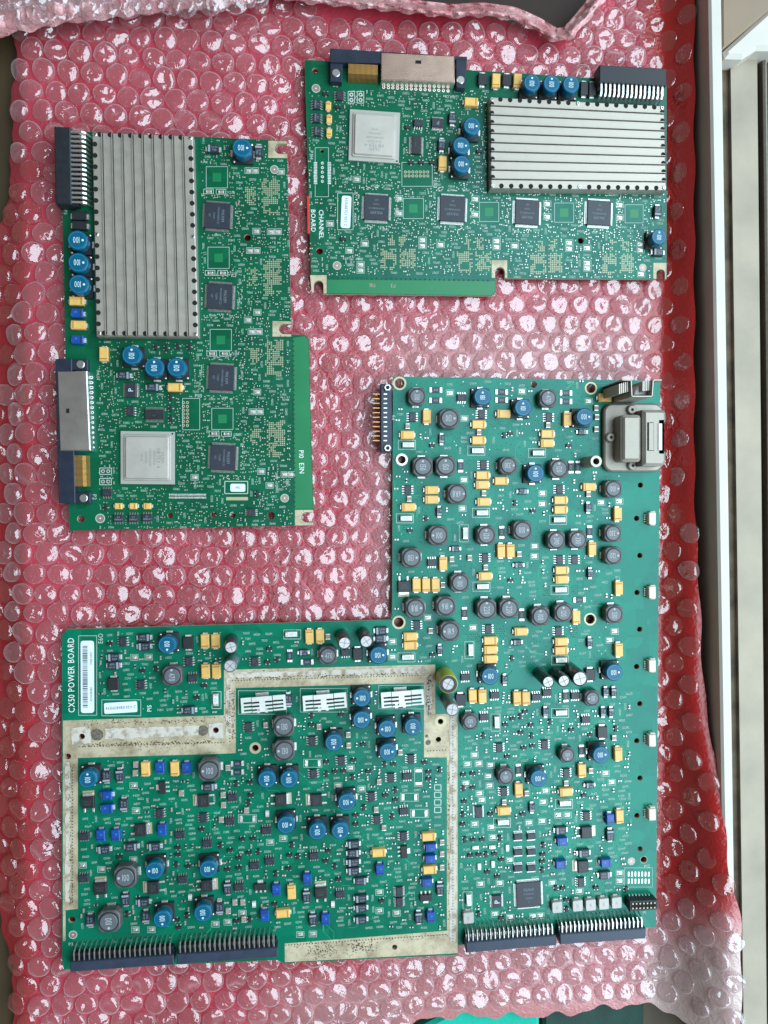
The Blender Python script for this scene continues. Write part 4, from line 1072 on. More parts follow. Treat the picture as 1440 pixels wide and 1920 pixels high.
for t in T_.split(): tant(P, *map(float, t[1:].split(',')), t[0])
B_ = 'v1145,1536.7 h1054.6,1579 h1137,1619 h1052.4,1622 v299,1440.7 h198.6,1492.6 h199.4,1517.4 v303,1557 v188,1567.7 v216,1567 v349,1441.5 h808,1590.5 h807,1612 v712.5,1632 v517.7,1670 v496,1718 v575.8,1649.5 v610,1725 h801,1656 v808,1720.6'
for t in B_.split(): tant(P, *map(float, t[1:].split(',')), t[0], 'B', 5.8, 4.4, 3.4)
R_ = 'h817.4,731 h817,750.7 h940.8,734.7 h940.8,750 v863.6,873.7 h1061.4,736.7 h1061.4,752.6 v1071,875.7 v1083.7,875.7 v941,998 v1105.6,997 v871,1150 v978.4,1152.8 h1086.9,1124.7 v1061,1305 v1090.6,1408 v972,1444 v543.3,1229.7 h576,1241.5 h445,1432 h445,1448'
for t in R_.split(): chipres(P, *map(float, t[1:].split(',')), t[0])
F_ = 'h765.8,834 h896,845 h1009.9,849.4 h904.7,961.6 h762,971.9 v872.8,1000 h1049.4,974.7 h905.6,1100 h1052,1106 h765,1232.5 v883,1219 h1053,1238 v932,1354.7 h1053,1337 h944,1542.5 h1060.4,1506.8 v879.4,1688 v404,1312.5 h546,1189.5'
for t in F_.split(): fuse(P, *map(float, t[1:].split(',')), t[0])
S_ = 't866,745.4 l773.6,781.8 l903.5,776.5 l906.8,871.8 l1029.9,782.4 l765,918.4 t810,1055 l910,1046 l1049.8,917.5 l1050,1049.7 l1078,1049.7 l781.9,1172.5 l916,1180 l1048,1183.8 t872.8,1270 t928,1304 t908,1345 l936.6,1402.5 l770.6,1424 t1005.9,1307.8 t1026,1299 t1079.4,1305 t1099,1350 l1021.6,1396.9 l945,1485 l1062.6,1450 l1100.5,1530.8 l1090,1654.7 l230,1203.5 l264,1284.5 l353.7,1241 t360.8,1271.7 l477.5,1241 l465.8,1364 t648,1224 l585,1390 l299.3,1526 t157,1569 t337,1566 t435.4,1495.8 l381,1534 t430.6,1540.5 t499.3,1558 t388.3,1582 t477,1623.6 t505.7,1615.6 l640,1427 l587.7,1451.7 t764,1456 l733,1459 l696.4,1494.7 l707,1537.8 t757.7,1521.6 l756.7,1569 t588.8,1605.6 t156.3,1648 t342,1650 t448,1664 t638,1677.5'
for t in S_.split(): soic(P, *map(float, t[1:].split(',')), 'lr' if t[0] == 'l' else 'tb')
for u, v in ((972, 1569.5), (996.8, 1568.8), (972, 1598.6), (996.8, 1598), (972, 1629), (996.8, 1628.4)): soic(P, u, v, 'tb', L=4.6, Wd=3.4, n=8, pitch=0.6, reach=1.2, nm='narrow_chip', wd=0.28)
soic(P, 898, 1523.5, 'lr', L=6.2, Wd=3.9, n=10, pitch=0.62, reach=1.1, nm='narrow_chip', wd=0.28)
soic(P, 932, 1691, 'lr', L=6.8, Wd=4.9, n=14, pitch=0.47, reach=1.3, nm='narrow_chip', wd=0.24, txt='P', tsize=2.8, tm=BLUEPRINT)
soic(P, 749, 1673, 'lr', L=5.2, Wd=3.6, n=6, pitch=0.85, reach=1.3, nm='narrow_chip', wd=0.4); soic(P, 749, 1693, 'lr', L=5.2, Wd=3.6, n=6, pitch=0.85, reach=1.3, nm='narrow_chip', wd=0.4)
qfp(P, 991.7, 1678, 46, n=24, lines=('XILINX', 'XCR3128XL', 'TQG144', 'P'))
D_ = 'v212,1283:s h269.7,1196:D h269.7,1212.7:D h212.4,1233:D h212.4,1248.6:D v352.5,1205.8:s h354,1332.5:D v540.8,1313:D h714.5,1183:D h714.5,1198:D h569,1224:d v671,1227:s v198.6,1456.7:D v223.4,1455:D v231.4,1510:D h193.9,1594:D h245.8,1589:D h288.9,1588.5:D h391.5,1476.7:D v234.6,1687.8:D h268,1693:D v168.3,1727.8:D v273,1720.6:D v426.6,1667:D v411.5,1704:D h663,1584:D h663,1601:D h663,1618:D h663,1634.4:D h677,1653:D h677,1686:D h677,1704:D h677,1726:D v574.8,1682:D v586.6,1725:D v825.6,1668:D v785.7,1721.6:D v828.4,823:d h1092.5,809.6:d v824,959.7:d h854,1029:d h973,1060:d v1103.8,952:d h980.6,921.6:d v1107.5,1075:d h970,1205:d v825,1219:d v1106.6,1205:d v864,1313:s v946.9,1275:d v1107.5,1265.6:s v1136.6,1298.4:d v1151.6,1298.4:d v1131.5,1336:d v1146.9,1336:d v1023.5,1336:d v1130,1373.4:s v998,1515.5:d h1106.4,1473:d v1145,1567:D h1052.4,1557.8:D h1095.4,1600.8:D h1134.8,1642:D'
for t in D_.split():
    p, k = t.split(':'); u, v = map(float, p[1:].split(','))
    if k == 'D': diode(P, u, v, p[0], 6.0, 4.2, 2.3, '470')
    elif k == 'd': diode(P, u, v, p[0], 4.6, 3.2, 2.1, '06')
    else: smc(P, u, v, p[0])
C_ = '764.5,799 898.4,810.5 1118.7,765 1119.7,782 1118.7,804.7 1028,797 907.5,925 767.4,935.3 847.5,1048.7 881,1046 974,1039 911,1064 1103.8,926.5 831,1096.6 807.8,1182.8 988,1487.8 945.7,1504.6 1108.5,1445.5 1061.9,1468.9 498,1360 615,1194 427,1440 418,1491 418.6,1510 414.6,1537.4 339.6,1487.8 711,1466.7 705.4,1518.8 720,1552.9 598,1363 653,1378 653.8,1398 440,1692.6 455,1692.6 427.4,1709 457,1725 462,1520 829,1580 829,1602 829,1627 751,1411 253,1450 254,1434 1152,1384'
for t in C_.split(): cerc(P, *map(float, t.split(',')))
for u, v, o in ((891.8, 1590, 'h'), (923, 1589, 'h'), (951.6, 1590.6, 'v'), (899, 1625.5, 'v'), (924.6, 1621, 'v'), (356, 1683, 'v'), (476, 1696, 'v'), (624, 1696, 'v'), (501, 1526, 'v')): cerc(P, u, v, o, 2.2, 2.0, 1.0, FUSE)
TP_ = '843.6,736.7 871,784.7 978.7,733.7 1103.8,752 870,899.7 867,953.5 1017,925 1016.6,944.7 1127,942 1161,940 1002.5,1024 1002,1043 802.5,1158 886.9,1177 736,1203 736,1231.6 1152.5,1183.8 1143,1200.6 889.7,1415.6 876.5,1433 897.6,1431.7 920,1435 873.5,1468.9 899,1487.8 903.4,1500 915.8,1455.7 918,1473 991.7,1542.5 1016.5,1539.6 1018.6,1503.9 1023,1482.7 1135.5,1450 1147,1466.7 1046.6,1528.6 1064,1528 901,1657.6 937,1656 928,1713.8 956.7,1719.6 999.7,1718 1013.5,1716.7 1035.4,1655.4 1086,1671 252,1232.6 278.8,1231.8 250.5,1472.7 255,1519.8 506.5,1579 531,1572 404,1732.6 427,1729 454.6,1712 711.5,1673 711.5,1707.6 743.8,1712 563,1752 586.6,1751 155,1622 190,1630 250,1612 254,1743 284,1743 1162,1637 1162,1652 890,1545 921,1551 924,1570 956,1613 634,1473 678,1479 657,1440'
for t in TP_.split(): tpad(P, *map(float, t.split(',')))
X_ = '810.5,835 946,816 957,812.5 1067,835 798.8,971.9 768.8,995 999.7,957.8 965.6,943 958,1088 811,1227.8 960,1235 947.8,1359 961.9,1348 976,1344 985,1335 977,1374 906.6,1380 982.5,1402.5 951.6,1419 1032,1353.8 1071.9,1368.8 996,1360 997,1380 999,1399 1106.6,1378 1155,1367 869,1452.8 886.7,1451 869,1479 886.7,1476.9 870.6,1503 868.4,1528 867.7,1546 920,1527 872,1575 887.4,1575 904,1574.6 937.7,1572.4 882.3,1604.5 898,1603 911.5,1603 927.5,1601.6 940.6,1612.5 1019,1585.5 1018,1603 1017,1616 1017,1632 980.7,1527 1095.4,1491.5 1043,1666 1056,1666 1118,1665 1175,1668 914.4,1635.7 933,1644.5 897.6,1715 940.6,1721.8 1063,1688 1063,1706 205.5,1207 266.6,1257.8 291.8,1254.7 505,1216.7 501.7,1241.7 520,1237.5 383,1286 369,1308 442.6,1470 468,1467 470.6,1491.8 465.8,1506 454.6,1574 474.5,1573 413,1586 431.4,1594.9 466.6,1599.6 484,1598 378,1555.7 448,1609 547,1585 543,1604.4 612,1429 612,1451.7 628.6,1447 644.7,1446 661,1458 691,1447 663,1425.8 721,1434 738,1433 796.5,1430 824.5,1444 804,1448 804,1461 741.6,1481.8 723,1491.5 741.6,1500 682,1515 667,1529 667,1546 735,1532 615.7,1596 611,1615 558.6,1606.7 515,1696 443,1728 468,1725 426.6,1631 448,1628 517,1639 541,1629 635,1649.5 627.5,1625.8 716,1690 224,1607 238,1715 333,1590 333,1603 330,1622 352,1625 335,1740 350,1718 332,1726 584,1359 584,1342 640,1340 681,1396'
for i, t in enumerate(X_.split()): sot(P, *map(float, t.split(',')), [0, 90, 180, -90][(i * 7 + i // 3) % 4])
for u, v, d in ((757.5, 1100, 'd'), (1100.5, 1561.5, 'r'), (1094, 1625.5, 'l'), (164.3, 1505.4, 'u'), (263.3, 1557, 'r'), (381, 1502, 'l'), (526.5, 1500.6, 'r'), (593, 1501, 'l'), (187.5, 1667, 'u'), (287, 1665.5, 'l'), (387.5, 1662, 'r'), (601.7, 1675, 'u')): dpak(P, u, v, d)
for u, v, d in ((304, 1477.5, 'l'), (757.7, 1598, 'r'), (488, 1664, 'u'), (798.7, 1684, 'd')): sot223(P, u, v, d)
for (bu, bv, tu, tv, d, L, m, a) in ((833, 1266, 841, 1283, 36, 0.019, SLEEVEY, 45), (838, 1308, 848.4, 1331, 25, 0.021, SLEEVEC, 30), (1010, 1262, 1028.4, 1279, 23, 0.017, SLEEVE, 5), (1040, 1261, 1057.8, 1276.9, 23, 0.017, SLEEVE, 45), (1068, 1256, 1087.8, 1272.8, 29, 0.018, SLEEVE, 40),
                                    (435, 1199, 433, 1214, 25, 0.016, SLEEVE, 60), (438, 1236, 431.3, 1249, 25, 0.016, SLEEVEC, 80), (640, 1190, 646, 1206, 25, 0.016, SLEEVE, 45), (681, 1187, 687, 1203, 25, 0.016, SLEEVE, 10)): ecap(P, bu, bv, tu, tv, d, L, m, ang=a)
for u, v in ((1045, 1702), (1083.5, 1699), (1108, 1697.7), (1132.6, 1695.5), (1156.7, 1693.3), (878.6, 1721.8)):
    t = P.put('shielded_inductor', cached('shind', lambda: MB().prism(roundrect(-2.9 * mm, 2.9 * mm, -3.1 * mm, 3.1 * mm, 0.8 * mm), 0.2 * mm, 3.2 * mm, 0.25 * mm).mesh('shielded_inductor', [mat('grey_alloy', (0.42, 0.40, 0.38), 0.42, metal=0.25, var=0.08)], 35)), u, v, 0.0032)
    child('marking', m_text('R', 1.6, mat('faint_print', (0.26, 0.25, 0.25), 0.5)), t, (0, 0, 3.23 * mm)); child('terminal', m_tab(-1.2, 1.2, 7.2, 0, .8, SOLDER), t)
    mark(u, v, 26, 30)
# unpopulated resistor pads
for u, v, o in ((464, 1535, 'h'), (586.6, 1431, 'h'), (784.7, 1457, 'v'), (767.4, 1494.7, 'h'), (786.8, 1524.9, 'h')):
    k = 12 if o == 'h' else 0; q = 0 if o == 'h' else 12
    for sg in (-1, 1):
        x, y = P.L(u + sg * k, v + sg * q); a_, c_ = (0.0008, 0.0017) if o == 'h' else (0.0017, 0.0008)
        P.pads.box(x - a_, x + a_, y - c_, y + c_, THICK, THICK + .00025, 0.00008, 1)
    P.frame(u, v, *((34, 15) if o == 'h' else (15, 34)), lw=.7); mark(u, v, *((36, 16) if o == 'h' else (16, 36)))
for v in (1476.4, 1490.4, 1504.4, 1518.4):
    P.frame(820.8, v, 12, 10, 1.6); mark(820, v, 18, 14)
for i in range(7):
    for v in (1638.6, 1651.8):
        x, y = P.L(1178.5 + i * 6.3, v); P.pads.box(x - .0004, x + .0004, y - .0013, y + .0013, THICK, THICK + .0002, 0, 1)
P.frame(1197, 1645, 52, 36, .7); mark(1197, 1645, 54, 40)

# connectors along the lower edge
for A, Bp, dep, n in (((131, 1805), (325, 1791), 19, 20), ((331, 1790), (520, 1777), 19, 20), ((874, 1768), (1043, 1754), 19, 20), ((1050, 1752), (1211, 1741), 19, 20)):
    pin_connector(P, A, Bp, dep, n, 0.0075, CONNBLUE, TIN, 'edge_connector')
    mark((A[0] + Bp[0]) / 2, (A[1] + Bp[1]) / 2 - 12, Bp[0] - A[0], 50)
# side connector with gold pins
t = obj('side_connector', MB().box(0, 0, 0, 0, 0, 0).mesh('x', [CONNBLK]), P.e); bpy.data.objects.remove(t)
H = 0.0055
pl = [(p[0] - P.o[0], p[1] - P.o[1]) for p in px_poly([(713.5, 719.5), (735, 719.5), (735, 848), (713.5, 848)], ZT + H)]
sc = obj('side_connector', MB().prism(pl, -0.0006, H, 0.0005).mesh('side_connector', [CONNBLUE]), P.e, (0, 0, THICK))
gp = MB().box(-0.0042, 0.0002, -0.0003, 0.0003, -0.0003, 0.0003).mesh('pin', [GOLD]); sp = MB().box(-0.0009, 0.0009, -0.0003, 0.0003, -0.0002, 0.0003).mesh('contact', [TIN])
for i in range(11):
    v = 739 + i * 8.72
    x, y = P.L(713.5, v, 0.003); child('pin', gp, sc, (x, y, 0.003))
    x, y = P.L(722.5, v, H); child('contact', sp, sc, (x, y, H))
for v in (726.5, 840):
    x, y = P.L(727, v, H + .0015)
    nut = MB().prism([(0.0021 * math.cos(math.pi / 3 * i), 0.0021 * math.sin(math.pi / 3 * i)) for i in range(6)], 0, 0.0015, 0.0003).cyl(0, 0, .0014, .00156, .001, 12, 0, 1).mesh('nut', [STEEL, DARK])
    child('nut', nut, sc, (x, y, H))
mark(724, 783, 30, 134)
P.text('P9', 738.5, 783, 6, 90)
# small ivory connectors on the right edge
for v in (972, 1111, 1249, 1389, 1528):
    H = 0.004
    t = P.put('ivory_connector', cached('ivc', lambda: MB().box(-1.8 * mm, 2.1 * mm, -3.2 * mm, 3.2 * mm, .1 * mm, 4 * mm, .3 * mm).box(-0.4 * mm, 2.4 * mm, -3.9 * mm, -3.1 * mm, .1 * mm, 2.6 * mm, .2 * mm).box(-0.4 * mm, 2.4 * mm, 3.1 * mm, 3.9 * mm, .1 * mm, 2.6 * mm, .2 * mm).mesh('ivory_connector', [CONNW])), 1223, v, H)
    for q in (-1.8, -0.6, 0.6, 1.8): child('pin', m_tab(-3.2, -1.7, .5, 0, .7, TIN, 'pin'), t, (0, q * mm, 0))
    mark(1222, v, 26, 34)
# standoff
x, y = P.L(1118, 865, 0.015); 
sb = MB()
seg = 28; r1 = 11 * mpp(1118, 865, ZT + .015); r0 = r1 * .55
for (rr, z) in ((r1, 0), (r1, .0146), (r1 * .95, .015), (r0, .015), (r0, .004)): sb.v += [(rr * math.cos(6.28318 * i / seg), rr * math.sin(6.28318 * i / seg), z) for i in range(seg)]
for q in range(4):
    for i in range(seg): j = (i + 1) % seg; sb.f.append((q * seg + i, q * seg + j, (q + 1) * seg + j, (q + 1) * seg + i)); sb.m.append(0)
sb.f.append(tuple(4 * seg + i for i in range(seg))); sb.m.append(1)
obj('standoff', sb.mesh('standoff', [ALU, DARK], 40), P.e, (x, y, THICK)); mark(1107, 866, 46, 30)
x, y = P.L(753, 862)
sb = MB().ring(0, 0, 0.0012, 7.4 * mpp(753, 862), 11 * mpp(753, 862), 28).mesh('bushing', [STEEL])
obj('bushing', sb, P.e, (x, y, THICK))

# cast metal connector housing
def phous(pts, h): return [(p[0] - P.o[0], p[1] - P.o[1]) for p in px_poly(pts, ZT + h)]
def rr_px(x0, x1, y0, y1, r, h): return [(p[0] - P.o[0], p[1] - P.o[1]) for p in px_poly(roundrect(x0, x1, y0, y1, r, 6), ZT + h)]
hs = obj('cast_housing', MB().prism(rr_px(1133, 1243, 757, 884, 16, .004), 0.0008, .004, .0008).mesh('cast_housing', [CAST], 35), P.e, (0, 0, THICK))
child('gasket', MB().prism(rr_px(1131, 1242, 756.5, 885, 17, .0008), 0.0002, .0008).mesh('gasket', [CONNBLK]), hs)
bx = MB()
base = rr_px(1166, 1204, 777, 866, 7, .015); 
bx.prism(base, .003, .0125, 0); bx.prism(base, .0120, .0135, .0006); bx.prism(inset(ccw(base), .0008), .0130, .015, .0010)
child('raised_cover', bx.mesh('raised_cover', [CAST], 28), hs)
cpts = [(1206, 768), (1243, 768), (1248, 770), (1250, 775), (1250, 790), (1247, 792.5), (1241, 793), (1241, 845), (1247, 845.5), (1250, 848), (1250, 864), (1248, 870), (1242, 874), (1206, 874)]
child('cable_clamp', MB().prism(phous(cpts, .0150), .0015, .0150, .0016).mesh('cable_clamp', [CAST], 28), hs)
child('slot', MB().prism(phous([(1214, 792), (1226, 792), (1226, 845), (1214, 845)], .0152), .0145, .0152).mesh('slot', [DARK]), hs)
child('clamp_insert', MB().prism(phous([(1217, 793), (1225.5, 793), (1225.5, 844), (1217, 844)], .0154), .0148, .0154).mesh('clamp_insert', [CAST]), hs)
child('clamp_plate', MB().prism(phous([(1235, 794), (1241.5, 794), (1241.5, 844), (1235, 844)], .0155), .0140, .0155).mesh('clamp_plate', [FUSE]), hs)
for u, v in ((1186, 768), (1146, 820), (1187, 873)):
    x, y = P.L(u, v, .0062); child('screw', cached('hsc', lambda: MB().cyl(0, 0, 0.0035, .0062, .0026, 20, .0005).cyl(0, 0, .0061, .0063, .0008, 10, 0, 1).mesh('screw', [CAST, DARK], 40)), hs, (x, y, 0))
mark(1190, 820, 126, 140)
# folded sheet heat sink with a row of fins and a transistor in its channel
HH = 0.026
hpts = [(1168, 712), (1183.6, 712.5), (1185, 743), (1223, 743), (1225, 712.5), (1240, 712.5)]
hl = [(W(u, v, ZT + HH)[0] - P.o[0], W(u, v, ZT + HH)[1] - P.o[1]) for u, v in hpts]
hm = MB(); tk = 0.0006
for (a_, c_) in zip(hl, hl[1:]):
    dx, dy = c_[0] - a_[0], c_[1] - a_[1]; Ln = math.hypot(dx, dy); nx, ny = -dy / Ln * tk / 2, dx / Ln * tk / 2; ex, ey = dx / Ln * tk / 2, dy / Ln * tk / 2
    hm.prism(ccw([(a_[0] - nx - ex, a_[1] - ny - ey), (c_[0] - nx + ex, c_[1] - ny + ey), (c_[0] + nx + ex, c_[1] + ny + ey), (a_[0] + nx - ex, a_[1] + ny - ey)]), 0.0005, HH, .0001)
hsk = obj('folded_heat_sink', hm.mesh('folded_heat_sink', [ALU]), P.e, (0, 0, THICK))
for i in range(6):
    for s_ in (0, 1):
        u = (1162 + i * 3.6) if s_ == 0 else (1206 + i * 3.2)
        if s_ and i > 4: continue
        x, y = P.L(u, 724 + (5 - i if s_ == 0 else i * -0.4), HH - .002)
        child('fin', cached('hfin', lambda: MB().box(-.0003, .0003, -.0026, .0026, 0.001, HH - .002).mesh('fin', [ALU])), hsk, (x, y, 0))
tr = [(p[0] - P.o[0], p[1] - P.o[1]) for p in px_poly([(1189, 741), (1191, 733), (1197, 723), (1218, 723), (1221, 741)], ZT + .020)]
obj('tabbed_transistor', MB().prism(tr, 0.0006, .020, .0005).mesh('tabbed_transistor', [FUSE]), P.e, (0, 0, THICK)); mark(1180, 733, 130, 46)
# box header near the lower right corner
pl = phous([(1181, 1690), (1233, 1688), (1233, 1706), (1181, 1709)], .0065)
bh = obj('box_header', MB().prism(pl, .0002, .0065, .0003).mesh('box_header', [CONNBLK]), P.e, (0, 0, THICK))
child('well', MB().prism(inset(ccw(pl), .0009), .0064, .0066).mesh('well', [DARK]), bh)
for i in range(7):
    for q in (1694.5, 1703):
        x, y = P.L(1186.5 + i * 6.8, q - i * .3, .0068); child('pin', cached('bhp', lambda: MB().box(-.0004, .0004, -.0004, .0004, .004, .0071).mesh('pin', [mat('dull_pin', (0.35, 0.30, 0.22), 0.4, metal=.8)])), bh, (x, y, 0))
    x, y = P.L(1179 + i * 6.1, 1679); child('lead', cached('bhl', lambda: MB().box(-.0004, .0004, -.0012, .0009, 0, .0012, .0002).mesh('lead', [SOLDER])), bh, (x, y, 0))
mark(1205, 1696, 62, 40)
# clip-on heat spreaders
def clip_sink(u, v, wpx):
    Hc = 0.0045; k = mpp(u, v, ZT + Hc); wd = wpx * k; hh = 29 * k / 2
    mb = MB()
    for x0, x1, dz in ((-.5, -.26, 0), (-.25, .20, .0004), (.215, .5, 0)):
        X0, X1 = x0 * wd, x1 * wd
        segs = [(-1, -.80), (-.56, -.32), (-.08, .16), (.40, 1)] if x0 < -.4 or x0 > .2 else [(-1, -.80), (-.56, -.32), (-.08, .16), (.40, 1)]
        if -.3 < x0 < 0:
            mb.box(X0 + .16 * wd, X1 - .16 * wd, -hh, hh, Hc - .0006 + dz, Hc + dz)
            for xa, xb in ((X0, X0 + .16 * wd), (X1 - .16 * wd, X1)):
                for a_, c_ in segs: mb.box(xa, xb, a_ * hh, c_ * hh, Hc - .0006 + dz, Hc + dz)
        else:
            ed = .055 * wd
            if x0 < 0: mb.box(X0, X0 + ed, -hh, hh, Hc - .0006, Hc); xa, xb = X0 + ed, X1
            else: mb.box(X1 - ed, X1, -hh, hh, Hc - .0006, Hc); xa, xb = X0, X1 - ed
            for a_, c_ in segs: mb.box(xa, xb, a_ * hh, c_ * hh, Hc - .0006, Hc)
    t = P.put('clip_heat_sink', mb.mesh('clip_heat_sink', [mat('bright_tin', (0.66, 0.65, 0.62), 0.4, metal=0.25, var=0.05)]), u, v, Hc, 2.0)
    child('body', MB().box(-.30 * wd, .30 * wd, -.62 * hh, .62 * hh, .0002, .0036, .0003).mesh('body', [BLK]), t)
    child('back_tab', MB().box(-.18 * wd, .12 * wd, hh * .6, hh * 1.28, .0001, .0008).mesh('back_tab', [SOLDER]), t)
    for q in (-.14, .04): child('lead', MB().box(q * wd - .0009, q * wd + .0009, -hh * 1.45, -hh * .55, .0001, .0009, .0002).mesh('lead', [SOLDER]), t)
    P.frame(u - 2, v - 3, wpx + 6, 44, .8); mark(u, v, wpx + 8, 50)
clip_sink(494, 1320, 84); clip_sink(609, 1316, 82); clip_sink(755, 1310, 80)

# labels, printing
def label(b, u, v, wpx, hpx, lines, ang, barcode=False, r=5):
    k = mpp(u, v); x, y = b.L(u, v); a_ = math.radians(ang + b.rotf(u, v))
    t = obj('paper_label', MB().prism(roundrect(-wpx * k / 2, wpx * k / 2, -hpx * k / 2, hpx * k / 2, r * k), 0.00002, .00014).mesh('paper_label', [LABELM]), b.e, (x, y, THICK), a_)
    mb = MB()
    if barcode:
        rgb = random.Random(3); xx = -wpx * .43
        while xx < wpx * .43:
            wdt = rgb.choice([.7, .7, 1.3, 2.0]); mb.quad([(xx * k, -hpx * .02 * k, 0), ((xx + wdt) * k, -hpx * .02 * k, 0), ((xx + wdt) * k, hpx * .36 * k, 0), (xx * k, hpx * .36 * k, 0)]); xx += wdt + rgb.choice([.7, 1.0, 1.6])
    for (s_, tx, ty, sz, sx) in lines: put_text(mb, s_, tx * k, ty * k, sz * k, 0, 0, 0, sx)
    child('printing', mb.mesh('printing', [INK]), t, (0, 0, .00018)); mark(u, v, *((wpx + 8, hpx + 8) if abs(ang) < 45 else (hpx + 8, wpx + 8)))
label(P, 164, 1269, 140, 25, (('453561384831', -34, -7, 4.2, .8), ('171108 00127', 36, -7, 4.2, .8)), 88.2, True)
P.frame(164.4, 1266.5, 34, 149, .9); mark(164, 1267, 38, 152)
label(P, 226.5, 1326.5, 62, 21, (('453561384831 REV C', 0, 0, 5.6, .78),), 0.6, r=3)
P.frame(227.5, 1327, 73, 30, .9); mark(227, 1327, 76, 33)
P.text('CX50 POWER BOARD', 133.5, 1266, 11.8, 88.6, 0.80, 'board_title', WHITE); mark(133, 1266, 18, 164)
P.text('E6O', 188.5, 1197, 9, 88, .8); mark(188, 1197, 14, 26)
P.text('P15', 280, 1328, 8, 88, .9, 'port_number', WHITE); mark(280, 1328, 14, 24)
for s_, u, v, z in (('P3', 133, 1770, 6), ('P11', 986, 1727, 6), ('P1', 1128, 1715, 6), ('P12', 1213, 1624, 6), ('P1', 1208, 1711, 6)): P.text(s_, u, v, z); mark(u, v, 18, 9)
for s_, u, v in (('6', 158, 1769), ('15', 215, 1765), ('24', 244, 1763), ('30', 272, 1761), ('40', 320, 1757), ('6', 358, 1755), ('12', 386, 1753), ('18', 413, 1751), ('24', 441, 1749), ('40', 514, 1744)): P.text(s_, u, v, 3.6)

# ------------------------------------------------------------------ filler: vias, minute parts and printed part numbers
def names(rg_, pre='RCLUDQT'):
    return rg_.choice(pre) + rg_.choice(['10', '12', '13', '15', '2', '4']) + str(rg_.randint(100, 999))
def fill(b, regions, seed, n_small, n_text, n_via, tiny=1.0, five=True):
    rgf = random.Random(seed)
    def spot(wpx, hpx, tries=30):
        for _ in range(tries):
            x0, y0, x1, y1 = rgf.choices(regions, [(q[2] - q[0]) * (q[3] - q[1]) for q in regions])[0]
            u, v = rgf.uniform(x0, x1), rgf.uniform(y0, y1)
            if free(u, v, wpx, hpx) and inside((u, v), b.out): return u, v
        return None
    for _ in range(n_text):
        s_ = names(rgf); ang = rgf.choice([0, 0, 0, 90, 180])
        wpx, hpx = (len(s_) * 3.0 + 2, 6) if ang in (0, 180) else (6, len(s_) * 3.0 + 2)
        q = spot(wpx, hpx)
        if q: b.text(s_, *q, 4.0, ang, .72); mark(*q, wpx - 1, hpx - 1)
    for _ in range(n_small):
        q = spot(8, 8)
        if not q: continue
        mark(*q, 7, 7); x, y = b.L(*q); a_ = rgf.random() < .5; m_ = 0 if rgf.random() < .55 else 1
        L_, w_, h_ = .00055 * tiny, .0004 * tiny, .0006 * tiny
        def bx_(x0, x1, y0, y1, h, mi):
            if a_: b.small.box(x + x0, x + x1, y + y0, y + y1, THICK, THICK + h, 0, mi)
            else: b.small.box(x + y0, x + y1, y + x0, y + x1, THICK, THICK + h, 0, mi)
        bx_(-L_, L_, -w_, w_, h_, m_); bx_(-L_ * 1.9, -L_ * .98, -w_ * 1.02, w_ * 1.02, h_ * 1.03, 2); bx_(L_ * .98, L_ * 1.9, -w_ * 1.02, w_ * 1.02, h_ * 1.03, 2)
    for _ in range(n_via):
        q = spot(3, 3)
        if not q: continue
        x, y = b.L(*q)
        if rgf.random() < (.85 if b is P else .5): b.vias.cyl(x, y, THICK, THICK + .00006, .00026, 6)
        else: b.pads.cyl(x, y, THICK, THICK + .00008, .0003 * rgf.uniform(.7, 1.2), 6)
        mark(*q, 2, 2)
def viagrid(b, u0, v0, nx, ny, st=4.0):
    for i in range(nx):
        for j in range(ny):
            u, v = u0 + i * st + (st / 2 if j % 2 else 0), v0 + j * st
            if free(u, v, 2, 2):
                x, y = b.L(u, v); b.vias.cyl(x, y, THICK, THICK + .00006, .0003, 6)
for a in ((844, 985, 4, 4), (848, 1000, 5, 5), (872, 1013, 4, 4), (785, 1190, 4, 6), (928, 1180, 5, 5), (1090, 1045, 5, 6), (1018, 1100, 4, 5), (1066, 1098, 5, 6), (876, 1190, 6, 5), (240, 1728, 6, 4), (241, 1752, 6, 3), (990, 1160, 3, 4), (1070, 1178, 4, 5), (900, 955, 4, 4), (755, 985, 4, 3)): viagrid(P, *a)
# connected traces as slightly raised lines under the mask
TRACE = mat('trace_green', (0.004, 0.25, 0.14), 0.35)
tmb = MB(); rgt = random.Random(11)
for _ in range(120):
    u, v = rgt.uniform(740, 1165), rgt.uniform(715, 1740)
    if rgt.random() < .35: u, v = rgt.uniform(150, 830), rgt.uniform(1300, 1740)
    if not inside((u, v), B3) or (u < 860 and v < 1420 and u > 790 and v > 1240): continue
    p = (u, v); d = rgt.choice([0, 1, 2, 3])
    for s_ in range(rgt.randint(2, 4)):
        Ln = rgt.uniform(8, 30); dx, dy = ((1, 0), (0, 1), (-1, 0), (0, -1))[d]
        if s_ % 2: dx, dy = dx * .7 + rgt.choice([-.7, .7]) * (1 - abs(dx)), dy * .7 + rgt.choice([-.7, .7]) * (1 - abs(dy))
        q = (p[0] + dx * Ln, p[1] + dy * Ln)
        if not inside(q, B3) or 788 < q[0] < 862 or q[0] < 150: break
        tmb.line(P.L(*p), P.L(*q), .00028 if rgt.random() < .8 else .0008, THICK + .00002); p = q
obj('copper_traces', tmb.mesh('copper_traces', [TRACE]), P.e)['kind'] = 'stuff'
fill(P, [(150, 1426, 834, 1740)], 21, 330, 330, 500)
fill(P, [(186, 1186, 740, 1250), (186, 1250, 416, 1345), (446, 1296, 792, 1420)], 22, 110, 120, 200)
fill(P, [(862, 1300, 1180, 1735)], 23, 300, 190, 500)
fill(P, [(742, 715, 1170, 1250)], 24, 60, 110, 520)
P.done()

